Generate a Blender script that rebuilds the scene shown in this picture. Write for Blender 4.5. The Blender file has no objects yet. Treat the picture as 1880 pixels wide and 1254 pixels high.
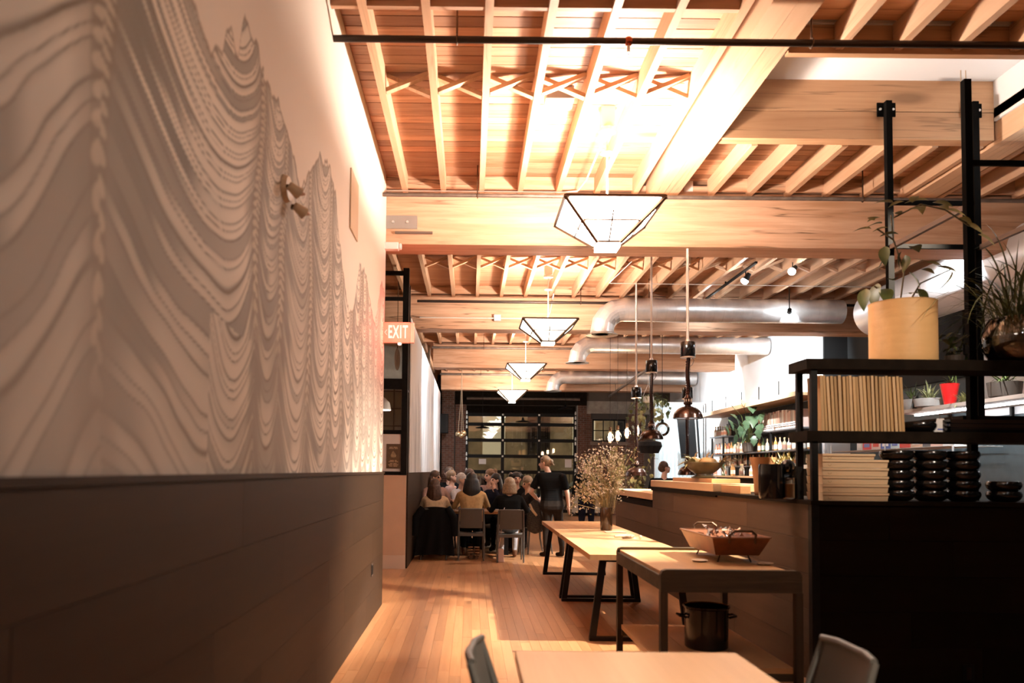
import bpy, bmesh, math, random
import numpy as np
from mathutils import Vector, Matrix, Euler

random.seed(7)
SC = bpy.context.scene
COL = SC.collection
PI = math.pi

# ------------------------------------------------------------------ camera
F_PX, W_PX, H_PX = 1462.0, 1880, 1254
CAM_Z = 1.48
PITCH, ROLL = 0.045, 0.010
VPX, VPY = 863.0, 864.0            # where the room's long axis (+Y) vanishes
cam_d = bpy.data.cameras.new('camera')
cam = bpy.data.objects.new('camera', cam_d); COL.objects.link(cam)
CR = Matrix.Rotation(PI / 2 + PITCH, 3, 'X') @ Matrix.Rotation(ROLL, 3, 'Z')
cam.matrix_world = Matrix.Translation((0, 0, CAM_Z)) @ CR.to_4x4()
_d = CR.transposed() @ Vector((0, 1, 0))
CX = VPX - F_PX * _d.x / -_d.z
CY = VPY + F_PX * _d.y / -_d.z
cam_d.sensor_width = 36.0
cam_d.lens = F_PX / W_PX * 36.0
cam_d.shift_x = (W_PX / 2 - CX) / W_PX
cam_d.shift_y = (CY - H_PX / 2) / W_PX
cam_d.clip_start, cam_d.clip_end = 0.05, 200
cam_d.dof.use_dof = True
cam_d.dof.focus_distance = 12.5
cam_d.dof.aperture_fstop = 1.9
SC.camera = cam


def at(px, py, Y):
    """World point on the plane at distance Y that a photo pixel looks at."""
    v = CR @ Vector(((px - CX) / F_PX, -(py - CY) / F_PX, -1.0))
    k = Y / v.y
    return Vector((v.x * k, Y, CAM_Z + v.z * k))


# ------------------------------------------------------------------ view, world
SC.view_settings.view_transform = 'Standard'
SC.view_settings.look = 'None'
SC.view_settings.gamma = 1.0
SC.view_settings.use_curve_mapping = False
SC.view_settings.exposure = 1.55
SC.cycles.use_denoising = True
SC.cycles.max_bounces = 7
SC.cycles.diffuse_bounces = 3
SC.cycles.use_adaptive_sampling = True
SC.cycles.adaptive_threshold = 0.04
SC.cycles.glossy_bounces = 2
SC.cycles.transmission_bounces = 6
SC.cycles.transparent_max_bounces = 12
SC.cycles.sample_clamp_indirect = 4.0
SC.cycles.caustics_reflective = False
SC.cycles.caustics_refractive = False
world = bpy.data.worlds.new('night'); SC.world = world
world.use_nodes = True
world.node_tree.nodes['Background'].inputs[0].default_value = (0.35, 0.42, 0.6, 1)
world.node_tree.nodes['Background'].inputs[1].default_value = 0.02

# ------------------------------------------------------------------ lights of the room
WARM = (1.0, 0.82, 0.70)
WHITE = (1.0, 0.92, 0.84)
COOL = (0.86, 0.94, 1.0)


def point(name, loc, energy, color=WARM, radius=0.06, parent=None):
    l = bpy.data.lights.new(name, 'POINT'); l.energy = energy; l.color = color; l.shadow_soft_size = radius
    o = bpy.data.objects.new(name, l); COL.objects.link(o); o.location = loc; o.parent = parent
    return o


def spot(name, loc, target, energy, angle=50, blend=0.3, color=WHITE, radius=0.03, parent=None):
    l = bpy.data.lights.new(name, 'SPOT'); l.energy = energy; l.color = color; l.shadow_soft_size = radius
    l.spot_size = math.radians(angle); l.spot_blend = blend
    o = bpy.data.objects.new(name, l); COL.objects.link(o); o.location = loc; o.parent = parent
    o.rotation_euler = (Vector(target) - Vector(loc)).to_track_quat('-Z', 'Y').to_euler()
    return o


PENDANT_W = 270.0        # bulb of each ceiling pendant
PENDANT_GLOW = 14.5      # its frosted panes
FAR_W, FAR_GLOW = 150.0, 2.2   # the dimmer pendants further down the room


NEAR_W, NEAR_GLOW = 25.0, 3.2    # the pendant above the camera

# ------------------------------------------------------------------ materials
MATS = {}


def nt(m):
    m.use_nodes = True
    return m.node_tree, m.node_tree.nodes['Principled BSDF']


def mat(name, col, rough=0.5, metal=0.0, spec=0.5, emit=None, estr=0.0, trans=0.0, alpha=1.0, vary=0.0, bump=0.0, nscale=8.0, coat=0.0):
    if name in MATS: return MATS[name]
    m = bpy.data.materials.new(name); t, b = nt(m)
    b.inputs['Base Color'].default_value = (*col, 1); b.inputs['Roughness'].default_value = rough
    b.inputs['Metallic'].default_value = metal; b.inputs['Specular IOR Level'].default_value = spec
    b.inputs['Transmission Weight'].default_value = trans; b.inputs['Alpha'].default_value = alpha
    b.inputs['Coat Weight'].default_value = coat
    if emit:
        b.inputs['Emission Color'].default_value = (*emit, 1); b.inputs['Emission Strength'].default_value = estr
    if vary or bump:
        tc = t.nodes.new('ShaderNodeTexCoord'); n = t.nodes.new('ShaderNodeTexNoise')
        n.inputs['Scale'].default_value = nscale; n.inputs['Detail'].default_value = 5
        t.links.new(tc.outputs['Object'], n.inputs['Vector'])
        if vary:
            r = t.nodes.new('ShaderNodeValToRGB'); lo = tuple(c * (1 - vary) for c in col); hi = tuple(min(1, c * (1 + vary)) for c in col)
            r.color_ramp.elements[0].position = .3; r.color_ramp.elements[1].position = .7
            r.color_ramp.elements[0].color = (*lo, 1); r.color_ramp.elements[1].color = (*hi, 1)
            t.links.new(n.outputs['Fac'], r.inputs['Fac']); t.links.new(r.outputs['Color'], b.inputs['Base Color'])
        if bump:
            bp = t.nodes.new('ShaderNodeBump'); bp.inputs['Strength'].default_value = bump; bp.inputs['Distance'].default_value = .01
            t.links.new(n.outputs['Fac'], bp.inputs['Height']); t.links.new(bp.outputs['Normal'], b.inputs['Normal'])
    MATS[name] = m
    return m


def wood(name, light, dark, axis='Y', rough=0.5, scale=1.0, contrast=1.0, rand=0.25, spec=0.4, knots=True, bump=0.15, cracks=0.0):
    """Wood with grain along one object axis; each object gets its own shade and offset."""
    if name in MATS: return MATS[name]
    m = bpy.data.materials.new(name); t, b = nt(m); N, L = t.nodes, t.links
    tc = N.new('ShaderNodeTexCoord'); oi = N.new('ShaderNodeObjectInfo'); mp = N.new('ShaderNodeMapping')
    st = {'X': (.35, 6, 6), 'Y': (6, .35, 6), 'Z': (6, 6, .35)}[axis]
    mp.inputs['Scale'].default_value = tuple(s * scale for s in st)
    off = N.new('ShaderNodeVectorMath'); off.operation = 'SCALE'; off.inputs[0].default_value = (37, 53, 71)
    L.new(oi.outputs['Random'], off.inputs['Scale'])
    L.new(tc.outputs['Object'], mp.inputs['Vector']); L.new(off.outputs[0], mp.inputs['Location'])
    n1 = N.new('ShaderNodeTexNoise'); n1.inputs['Scale'].default_value = 3.0; n1.inputs['Detail'].default_value = 8; n1.inputs['Roughness'].default_value = .62; n1.inputs['Distortion'].default_value = .6
    L.new(mp.outputs[0], n1.inputs['Vector'])
    n2 = N.new('ShaderNodeTexNoise'); n2.inputs['Scale'].default_value = .5; n2.inputs['Detail'].default_value = 3
    L.new(mp.outputs[0], n2.inputs['Vector'])
    ad = N.new('ShaderNodeMath'); ad.operation = 'ADD'; L.new(n1.outputs['Fac'], ad.inputs[0]); L.new(n2.outputs['Fac'], ad.inputs[1])
    r = N.new('ShaderNodeValToRGB'); c = .22 / contrast
    r.color_ramp.elements[0].position = max(0, .5 - c) ; r.color_ramp.elements[1].position = .5 + c
    r.color_ramp.elements[0].color = (*dark, 1); r.color_ramp.elements[1].color = (*light, 1)
    hf = N.new('ShaderNodeMath'); hf.operation = 'MULTIPLY'; hf.inputs[1].default_value = .5; L.new(ad.outputs[0], hf.inputs[0])
    L.new(hf.outputs[0], r.inputs['Fac'])
    mr = N.new('ShaderNodeMapRange'); mr.inputs['To Min'].default_value = 1 - rand; mr.inputs['To Max'].default_value = 1 + rand * .6
    L.new(oi.outputs['Random'], mr.inputs['Value'])
    hs = N.new('ShaderNodeHueSaturation'); L.new(mr.outputs[0], hs.inputs['Value']); L.new(r.outputs['Color'], hs.inputs['Color'])
    last = hs.outputs['Color']
    if knots:
        v = N.new('ShaderNodeTexVoronoi'); v.inputs['Scale'].default_value = .55
        mk = N.new('ShaderNodeMapping'); sk = {'X': (1.2, 4, 4), 'Y': (4, 1.2, 4), 'Z': (4, 4, 1.2)}[axis]; mk.inputs['Scale'].default_value = tuple(s * scale for s in sk)
        L.new(tc.outputs['Object'], mk.inputs['Vector']); L.new(off.outputs[0], mk.inputs['Location']); L.new(mk.outputs[0], v.inputs['Vector'])
        k = N.new('ShaderNodeMapRange'); k.inputs['From Min'].default_value = .05; k.inputs['From Max'].default_value = .12; k.inputs['To Min'].default_value = .6; k.inputs['To Max'].default_value = 0
        L.new(v.outputs['Distance'], k.inputs['Value'])
        mx = N.new('ShaderNodeMix'); mx.data_type = 'RGBA'; L.new(k.outputs[0], mx.inputs['Factor']); L.new(last, mx.inputs['A'])
        mx.inputs['B'].default_value = (*[d * .45 for d in dark], 1); last = mx.outputs['Result']
    if cracks:
        nc = N.new('ShaderNodeTexNoise'); nc.inputs['Scale'].default_value = 1.0; nc.inputs['Detail'].default_value = 4; nc.inputs['Roughness'].default_value = .55
        mc = N.new('ShaderNodeMapping'); q = {'X': (.22, 5, 5), 'Y': (5, .22, 5), 'Z': (5, 5, .22)}[axis]; mc.inputs['Scale'].default_value = q
        L.new(tc.outputs['Object'], mc.inputs['Vector']); L.new(off.outputs[0], mc.inputs['Location']); L.new(mc.outputs[0], nc.inputs['Vector'])
        s1 = N.new('ShaderNodeMath'); s1.operation = 'SUBTRACT'; s1.inputs[1].default_value = .53; L.new(nc.outputs['Fac'], s1.inputs[0])
        s2 = N.new('ShaderNodeMath'); s2.operation = 'ABSOLUTE'; L.new(s1.outputs[0], s2.inputs[0])
        kc = N.new('ShaderNodeMapRange'); kc.inputs['From Min'].default_value = .0; kc.inputs['From Max'].default_value = .014; kc.inputs['To Min'].default_value = cracks; kc.inputs['To Max'].default_value = 0
        L.new(s2.outputs[0], kc.inputs['Value'])
        # only over parts of each timber
        pm = N.new('ShaderNodeTexNoise'); pm.inputs['Scale'].default_value = .9; L.new(tc.outputs['Object'], pm.inputs['Vector'])
        pk = N.new('ShaderNodeMapRange'); pk.inputs['From Min'].default_value = .42; pk.inputs['From Max'].default_value = .58; L.new(pm.outputs['Fac'], pk.inputs['Value'])
        mu = N.new('ShaderNodeMath'); mu.operation = 'MULTIPLY'; L.new(kc.outputs[0], mu.inputs[0]); L.new(pk.outputs[0], mu.inputs[1])
        mz = N.new('ShaderNodeMix'); mz.data_type = 'RGBA'; L.new(mu.outputs[0], mz.inputs['Factor']); L.new(last, mz.inputs['A'])
        mz.inputs['B'].default_value = (*[d * .3 for d in dark], 1); last = mz.outputs['Result']
    L.new(last, b.inputs['Base Color'])
    b.inputs['Roughness'].default_value = rough; b.inputs['Specular IOR Level'].default_value = spec
    if bump:
        bp = N.new('ShaderNodeBump'); bp.inputs['Strength'].default_value = bump; bp.inputs['Distance'].default_value = .008
        L.new(n1.outputs['Fac'], bp.inputs['Height']); L.new(bp.outputs['Normal'], b.inputs['Normal'])
    MATS[name] = m
    return m


def glass_mat(name, col=(1, 1, 1), rough=0.02, gloss=0.12):
    """Thin clear pane: mostly see-through with a mirror sheen."""
    if name in MATS: return MATS[name]
    m = bpy.data.materials.new(name); m.use_nodes = True; t = m.node_tree; N, L = t.nodes, t.links
    N.clear(); o = N.new('ShaderNodeOutputMaterial'); a = N.new('ShaderNodeBsdfTransparent'); g = N.new('ShaderNodeBsdfGlossy'); x = N.new('ShaderNodeMixShader')
    a.inputs[0].default_value = (*col, 1); g.inputs['Roughness'].default_value = rough
    lw = N.new('ShaderNodeFresnel'); lw.inputs['IOR'].default_value = 1.5
    ml = N.new('ShaderNodeMath'); ml.operation = 'MULTIPLY_ADD'; ml.inputs[1].default_value = 1.0; ml.inputs[2].default_value = gloss
    L.new(lw.outputs[0], ml.inputs[0]); L.new(ml.outputs[0], x.inputs[0]); L.new(a.outputs[0], x.inputs[1]); L.new(g.outputs[0], x.inputs[2]); L.new(x.outputs[0], o.inputs[0])
    MATS[name] = m
    return m


def attr_mat(name, rough=0.75, spec=0.2):
    """Painted surface: flat colours held per corner point of a fine mesh."""
    m = bpy.data.materials.new(name); t, b = nt(m)
    a = t.nodes.new('ShaderNodeVertexColor'); a.layer_name = 'paint'
    t.links.new(a.outputs['Color'], b.inputs['Base Color']); b.inputs['Roughness'].default_value = rough; b.inputs['Specular IOR Level'].default_value = spec
    return m


# ------------------------------------------------------------------ mesh helpers
class MB:
    def __init__(s): s.v = []; s.f = []; s.m = []; s.mi = 0
    def mat(s, i): s.mi = i; return s
    def add(s, vs, fs):
        b = len(s.v); s.v += [tuple(v) for v in vs]; s.f += [tuple(b + i for i in f) for f in fs]; s.m += [s.mi] * len(fs); return s
    def box(s, lo, hi, M=None):
        x0, y0, z0 = lo; x1, y1, z1 = hi
        vs = [(x0, y0, z0), (x1, y0, z0), (x1, y1, z0), (x0, y1, z0), (x0, y0, z1), (x1, y0, z1), (x1, y1, z1), (x0, y1, z1)]
        if M is not None: vs = [M @ Vector(v) for v in vs]
        return s.add(vs, [(0, 3, 2, 1), (4, 5, 6, 7), (0, 1, 5, 4), (1, 2, 6, 5), (2, 3, 7, 6), (3, 0, 4, 7)])
    def cbox(s, c, size, M=None):
        lo = [-d / 2 for d in size]; hi = [d / 2 for d in size]
        T = Matrix.Translation(c) @ (M.to_4x4() if M is not None else Matrix.Identity(4))
        return s.box(lo, hi, T)
    def bar(s, p0, p1, w, h=None, up=(0, 0, 1)):
        """Rectangular bar from p0 to p1."""
        h = h or w; p0, p1 = Vector(p0), Vector(p1); d = p1 - p0; l = d.length; d.normalize(); u = Vector(up)
        if abs(d.dot(u)) > .98: u = Vector((0, 1, 0))
        x = d.cross(u).normalized(); z = x.cross(d)
        M = Matrix.Translation(p0) @ Matrix((x, d, z)).transposed().to_4x4()
        return s.box((-w / 2, 0, -h / 2), (w / 2, l, h / 2), M)
    def cyl(s, p0, p1, r0, r1=None, n=12, caps=True):
        r1 = r0 if r1 is None else r1
        return s.tube([p0, p1], [r0, r1], n, caps)
    def tube(s, pts, r, n=8, caps=True):
        pts = [Vector(p) for p in pts]; k = len(pts); rs = r if isinstance(r, (list, tuple)) else [r] * k
        vs = []; prev = None
        for i, p in enumerate(pts):
            d = (pts[min(i + 1, k - 1)] - pts[max(i - 1, 0)]).normalized()
            if prev is None:
                u = Vector((0, 0, 1)) if abs(d.z) < .9 else Vector((1, 0, 0)); x = d.cross(u).normalized()
            else:
                x = (prev - d * prev.dot(d)); x = x.normalized() if x.length > 1e-6 else d.orthogonal().normalized()
            prev = x; y = d.cross(x)
            vs += [p + (x * math.cos(2 * PI * j / n) + y * math.sin(2 * PI * j / n)) * rs[i] for j in range(n)]
        fs = [(i * n + j, i * n + (j + 1) % n, (i + 1) * n + (j + 1) % n, (i + 1) * n + j) for i in range(k - 1) for j in range(n)]
        if caps: fs += [tuple(range(n - 1, -1, -1)), tuple((k - 1) * n + j for j in range(n))]
        return s.add(vs, fs)
    def lathe(s, prof, c=(0, 0, 0), n=20, sx=1.0, sy=1.0, closed=False):
        """Turn a profile [(r, z), ...] about the vertical through c."""
        cx, cy, cz = c; k = len(prof)
        vs = [(cx + r * sx * math.cos(2 * PI * j / n), cy + r * sy * math.sin(2 * PI * j / n), cz + z) for r, z in prof for j in range(n)]
        fs = [(i * n + j, i * n + (j + 1) % n, (i + 1) * n + (j + 1) % n, (i + 1) * n + j) for i in range(k - 1) for j in range(n)]
        if prof[0][0] > 1e-4: fs.append(tuple(range(n - 1, -1, -1)))
        if prof[-1][0] > 1e-4 and not closed: fs.append(tuple((k - 1) * n + j for j in range(n)))
        return s.add(vs, fs)
    def ball(s, c, r, n=12, k=8):
        rx, ry, rz = r if isinstance(r, (list, tuple)) else (r, r, r)
        vs = []; fs = []
        for i in range(k + 1):
            a = PI * i / k - PI / 2
            for j in range(n):
                b = 2 * PI * j / n
                vs.append((c[0] + rx * math.cos(a) * math.cos(b), c[1] + ry * math.cos(a) * math.sin(b), c[2] + rz * math.sin(a)))
        for i in range(k):
            for j in range(n): fs.append((i * n + j, i * n + (j + 1) % n, (i + 1) * n + (j + 1) % n, (i + 1) * n + j))
        return s.add(vs, fs)
    def prism(s, poly, d, M=None):
        """Extrude a polygon given in x,z by +-d/2 along y."""
        n = len(poly); vs = [(x, -d / 2, z) for x, z in poly] + [(x, d / 2, z) for x, z in poly]
        if M is not None: vs = [M @ Vector(v) for v in vs]
        return s.add(vs, [tuple(range(n)), tuple(range(2 * n - 1, n - 1, -1))] + [(i, n + i, n + (i + 1) % n, (i + 1) % n) for i in range(n)])
    def quad(s, a, b, c, d): return s.add([a, b, c, d], [(0, 1, 2, 3)])
    def mesh(s, name, mats, smooth=False, bevel=0.0):
        me = bpy.data.meshes.new(name); me.from_pydata(s.v, [], s.f)
        for m in (mats if isinstance(mats, (list, tuple)) else [mats]): me.materials.append(m)
        if any(s.m): me.polygons.foreach_set('material_index', s.m)
        bm = bmesh.new(); bm.from_mesh(me)
        if bevel:
            bmesh.ops.remove_doubles(bm, verts=bm.verts, dist=1e-5)
            bmesh.ops.bevel(bm, geom=[e for e in bm.edges if len(e.link_faces) == 2 and e.calc_face_angle(0) > .5], offset=bevel, segments=2, profile=.5, affect='EDGES', clamp_overlap=True)
        bmesh.ops.recalc_face_normals(bm, faces=bm.faces)
        bm.to_mesh(me); bm.free()
        if smooth:
            me.polygons.foreach_set('use_smooth', [True] * len(me.polygons))
            try: me.set_sharp_from_angle(angle=math.radians(40))
            except Exception: pass
        me.update()
        return me
    def build(s, name, mats, parent=None, loc=(0, 0, 0), rz=0.0, smooth=False, bevel=0.0):
        o = bpy.data.objects.new(name, s.mesh(name, mats, smooth, bevel)); COL.objects.link(o)
        o.location = loc; o.rotation_euler = (0, 0, rz); o.parent = parent
        return o


def link(name, me, parent=None, loc=(0, 0, 0), rz=0.0):
    o = bpy.data.objects.new(name, me); COL.objects.link(o); o.location = loc; o.rotation_euler = (0, 0, rz); o.parent = parent
    return o


def tag(o, label=None, cat=None, group=None, kind=None):
    if label: o['label'] = label
    if cat: o['category'] = cat
    if group: o['group'] = group
    if kind: o['kind'] = kind
    return o


def thing(name, label, cat, loc=(0, 0, 0), rz=0.0, group=None):
    o = bpy.data.objects.new(name, None); COL.objects.link(o); o.location = loc; o.rotation_euler = (0, 0, rz)
    o.empty_display_size = .1
    return tag(o, label, cat, group)


def dup(root, loc, rz=None, label=None, group=None, parent=None, skip=()):
    r = root.copy(); COL.objects.link(r); r.location = loc; r.parent = parent
    if rz is not None: r.rotation_euler = (0, 0, rz)
    if label: r['label'] = label
    if group: r['group'] = group
    for ch in list(root.children):
        if ch.type == 'LIGHT' and 'light' in skip: continue
        c = ch.copy(); COL.objects.link(c); c.parent = r
        for g in ch.children:
            d = g.copy(); COL.objects.link(d); d.parent = c
    return r


def struct(o, label=None):
    o['kind'] = 'structure'
    if label: o['label'] = label
    return o


def lerp(a, b, t): return a + (b - a) * t
# =================================================================== materials of the setting
M_DECK = wood('ceiling pine', (.64, .37, .225), (.35, .155, .072), 'X', .6, 1.0, 1.6, .4, cracks=.6)
M_JOIST = wood('joist pine', (.70, .46, .30), (.50, .28, .15), 'Y', .6, .9, .9, .16, cracks=.35)
M_BEAM = wood('beam fir', (.70, .44, .29), (.44, .225, .115), 'X', .6, .9, 1.7, .1, cracks=.85)
M_GIRDER = wood('girder fir', (.72, .48, .31), (.54, .32, .18), 'Y', .6, .6, .9, .1, cracks=.4)
M_FLOOR = wood('maple floor', (.52, .265, .125), (.32, .14, .055), 'Y', .34, 1.3, 1.0, .22, .5, True, .08)
M_WAIN = wood('stained wainscot', (.050, .025, .012), (.030, .0155, .0075), 'Y', .6, .8, .8, .14, .14, False, .12)
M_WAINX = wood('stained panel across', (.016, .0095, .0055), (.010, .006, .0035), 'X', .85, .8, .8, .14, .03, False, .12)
M_CREAM = mat('cream wall', (.72, .52, .37), .8, vary=.04, nscale=3)
M_WHITE = mat('white wall paint', (.80, .80, .80), .75, vary=.03, nscale=2)
M_DARKWALL = mat('dark teal wall', (.10, .125, .135), .7, vary=.15, nscale=3)
M_DIM = mat('dim brown plaster', (.12, .09, .07), .8, vary=.2, nscale=2)
M_BLACK = mat('black steel', (.009, .008, .007), .5, 0, .15, vary=.25, nscale=20)
M_BLACKWOOD = mat('black stained wood', (.012, .008, .005), .75, spec=.05, vary=.3, nscale=12)
M_STEEL = mat('galvanised steel', (.74, .73, .72), .36, .75, vary=.14, nscale=5)
M_PIPE = mat('dark sprinkler pipe', (.035, .024, .018), .4, .4)
M_PIPE2 = mat('rusty grey pipe', (.16, .12, .095), .5, .5, vary=.3)
M_CONDUIT = mat('white conduit', (.72, .64, .56), .4)
M_CONCRETE = mat('concrete lintel', (.36, .32, .27), .85, vary=.2, bump=.3, nscale=6)
M_MORTAR = mat('mortar', (.22, .18, .15), .9, vary=.2, nscale=20)
M_BRICK = mat('brown brick', (.15, .065, .04), .85, vary=.45, bump=.4, nscale=7)
M_PANE = glass_mat('window glass', (.93, .95, .92), .02, .10)
M_SMOKE = glass_mat('partition glass', (.95, .96, .95), .02, .03)

WX = -0.97          # painted face of the left wall
DECK = 4.78         # underside of the ceiling boards
JB = 4.585          # underside of the joists
BB, BT = 4.01, 4.60  # beam bottom / top
RX = 6.9            # white wall on the right
BEAMS = [3.30, 8.83, 14.15, 19.5, 24.85]
BEAM_T = 0.42
END = 27.5

# =================================================================== floor
fl = MB()
PX0, PX1, PY0, PY1 = WX, 2.03, 4.75, 13.1
fl.box((-6, -2.3, -.12), (7.7, 29.5, -.012))
for lo, hi in (((-6, -2.3), (7.7, PY0)), ((-6, PY1), (7.7, END + .3)), ((-6, PY0), (PX0, PY1)), ((PX1, PY0), (7.7, PY1))):
    fl.box((*lo, -.0119), (*hi, 0))
floor = struct(fl.build('floor', wood('maple floor field', (.52, .265, .125), (.32, .14, .055), 'Y', .34, 1.3, 1.0, 0, .5, True, .08)), 'worn maple strip floor')
pw = (PX1 - PX0) / 36
rnd = random.Random(3)
for i in range(36):
    y = PY0 - rnd.uniform(0, .01)
    first = True
    while y < PY1 - .05:
        l = rnd.uniform(.5, 1.6) if first else rnd.uniform(1.1, 2.4)
        first = False
        y1 = min(PY1, y + l)
        if PY1 - y1 < .35: y1 = PY1
        x = PX0 + i * pw
        MB().box((-pw / 2 + .0007, 0, -.011), (pw / 2 - .0007, y1 - y - .0015, 0)).build('plank', M_FLOOR, floor, (x + pw / 2, y, rnd.uniform(0, .0006)))
        y = y1

# =================================================================== left wall with painted mural
wl = MB()
wl.box((WX - .22, -2.3, 0), (WX - .004, 8.83, DECK))
wl.box((WX - .22, 8.826, 0), (WX, 8.83, DECK))
wall_left = struct(wl.build('wall_left', mat('warm white plaster', (.78, .68, .58), .8, vary=.03, nscale=2)), 'long left wall with a mountain mural above dark wainscot')
WTOP = 1.435
rows = 5
for r in range(rows):
    z0, z1 = r * WTOP / rows, (r + 1) * WTOP / rows
    y = -2.3 + (0, 1.1, .4, 1.5, .75)[r] - 2.4
    while y < 8.83:
        y0, y1 = max(y, -2.3), min(y + 2.44, 8.83)
        if y1 - y0 > .05:
            MB().box((-.003, 0, z0 + .001), (.016, y1 - y0 - .002, z1 - .001)).build('panel', M_WAIN, wall_left, (WX, y0, 0))
        y += 2.44
MB().box((WX - .01, -2.3, WTOP), (WX + .026, 8.835, WTOP + .022)).build('wainscot_cap', M_WAIN, wall_left)


def vnoise(x, y, seed=0):
    """Smooth value noise on a lattice, vectorised."""
    r = np.random.RandomState(seed).rand(256, 256)
    xi, yi = np.floor(x).astype(int), np.floor(y).astype(int)
    u, v = x - xi, y - yi; u = u * u * (3 - 2 * u); v = v * v * (3 - 2 * v)
    g = lambda a, b: r[a % 256, b % 256]
    return (g(xi, yi) * (1 - u) + g(xi + 1, yi) * u) * (1 - v) + (g(xi, yi + 1) * (1 - u) + g(xi + 1, yi + 1) * u) * v


def sstep(a, b, x):
    t = np.clip((x - a) / (b - a), 0, 1); return t * t * (3 - 2 * t)


RIDGE = [(.0, 3.6), (1.2, 3.75), (1.8, 3.5), (2.3, 3.2), (2.66, 3.05), (2.74, 2.99), (2.86, 2.97), (2.93, 3.0), (3.0, 3.0), (3.04, 3.12), (3.10, 3.18), (3.14, 3.14), (3.2, 3.13), (3.24, 3.25), (3.28, 3.36), (3.33, 3.34), (3.42, 3.30),
         (3.5, 3.32), (3.55, 3.25), (3.7, 3.28), (3.9, 3.3), (4.05, 3.22), (4.3, 3.12), (4.42, 3.05), (4.47, 3.09), (4.6, 3.2), (4.85, 3.38), (4.95, 3.46), (5.05, 3.44), (5.18, 3.52), (5.32, 3.52), (5.42, 3.45), (5.55, 3.42), (5.72, 3.17),
         (5.9, 3.0), (6.1, 2.8), (6.3, 2.72), (6.5, 2.8), (6.7, 3.1), (6.82, 3.26), (6.95, 3.22), (7.1, 3.28), (7.3, 3.22), (7.5, 3.1), (7.75, 2.98), (7.95, 2.95), (8.15, 3.15), (8.35, 3.4), (8.5, 3.52), (8.65, 3.45), (8.83, 3.4)]
SPINES = [-.2, .80, 1.32, 2.06, 3.58, 4.05, 4.72, 5.42, 5.92, 6.45, 6.98, 7.35, 7.75, 8.3, 8.9]
SAGS = [.5, .55, .66, .52, .30, .46, .36, .32, .36, .42, .16, .16, .3, .3]
STEP = [.15, .13, .125, .092, .07, .078, .062, .06, .062, .07, .05, .05, .055, .055]
TROUGH = [.6, .15, .1, .62, .5, .62, .55, .5, .6, .6, .5, .5, .5, .5]


RISE = [.7, 1.5, 1.6, .75, .7, .8, .7, .7, .8, .8, .7, .7, .7, .7]


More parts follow.
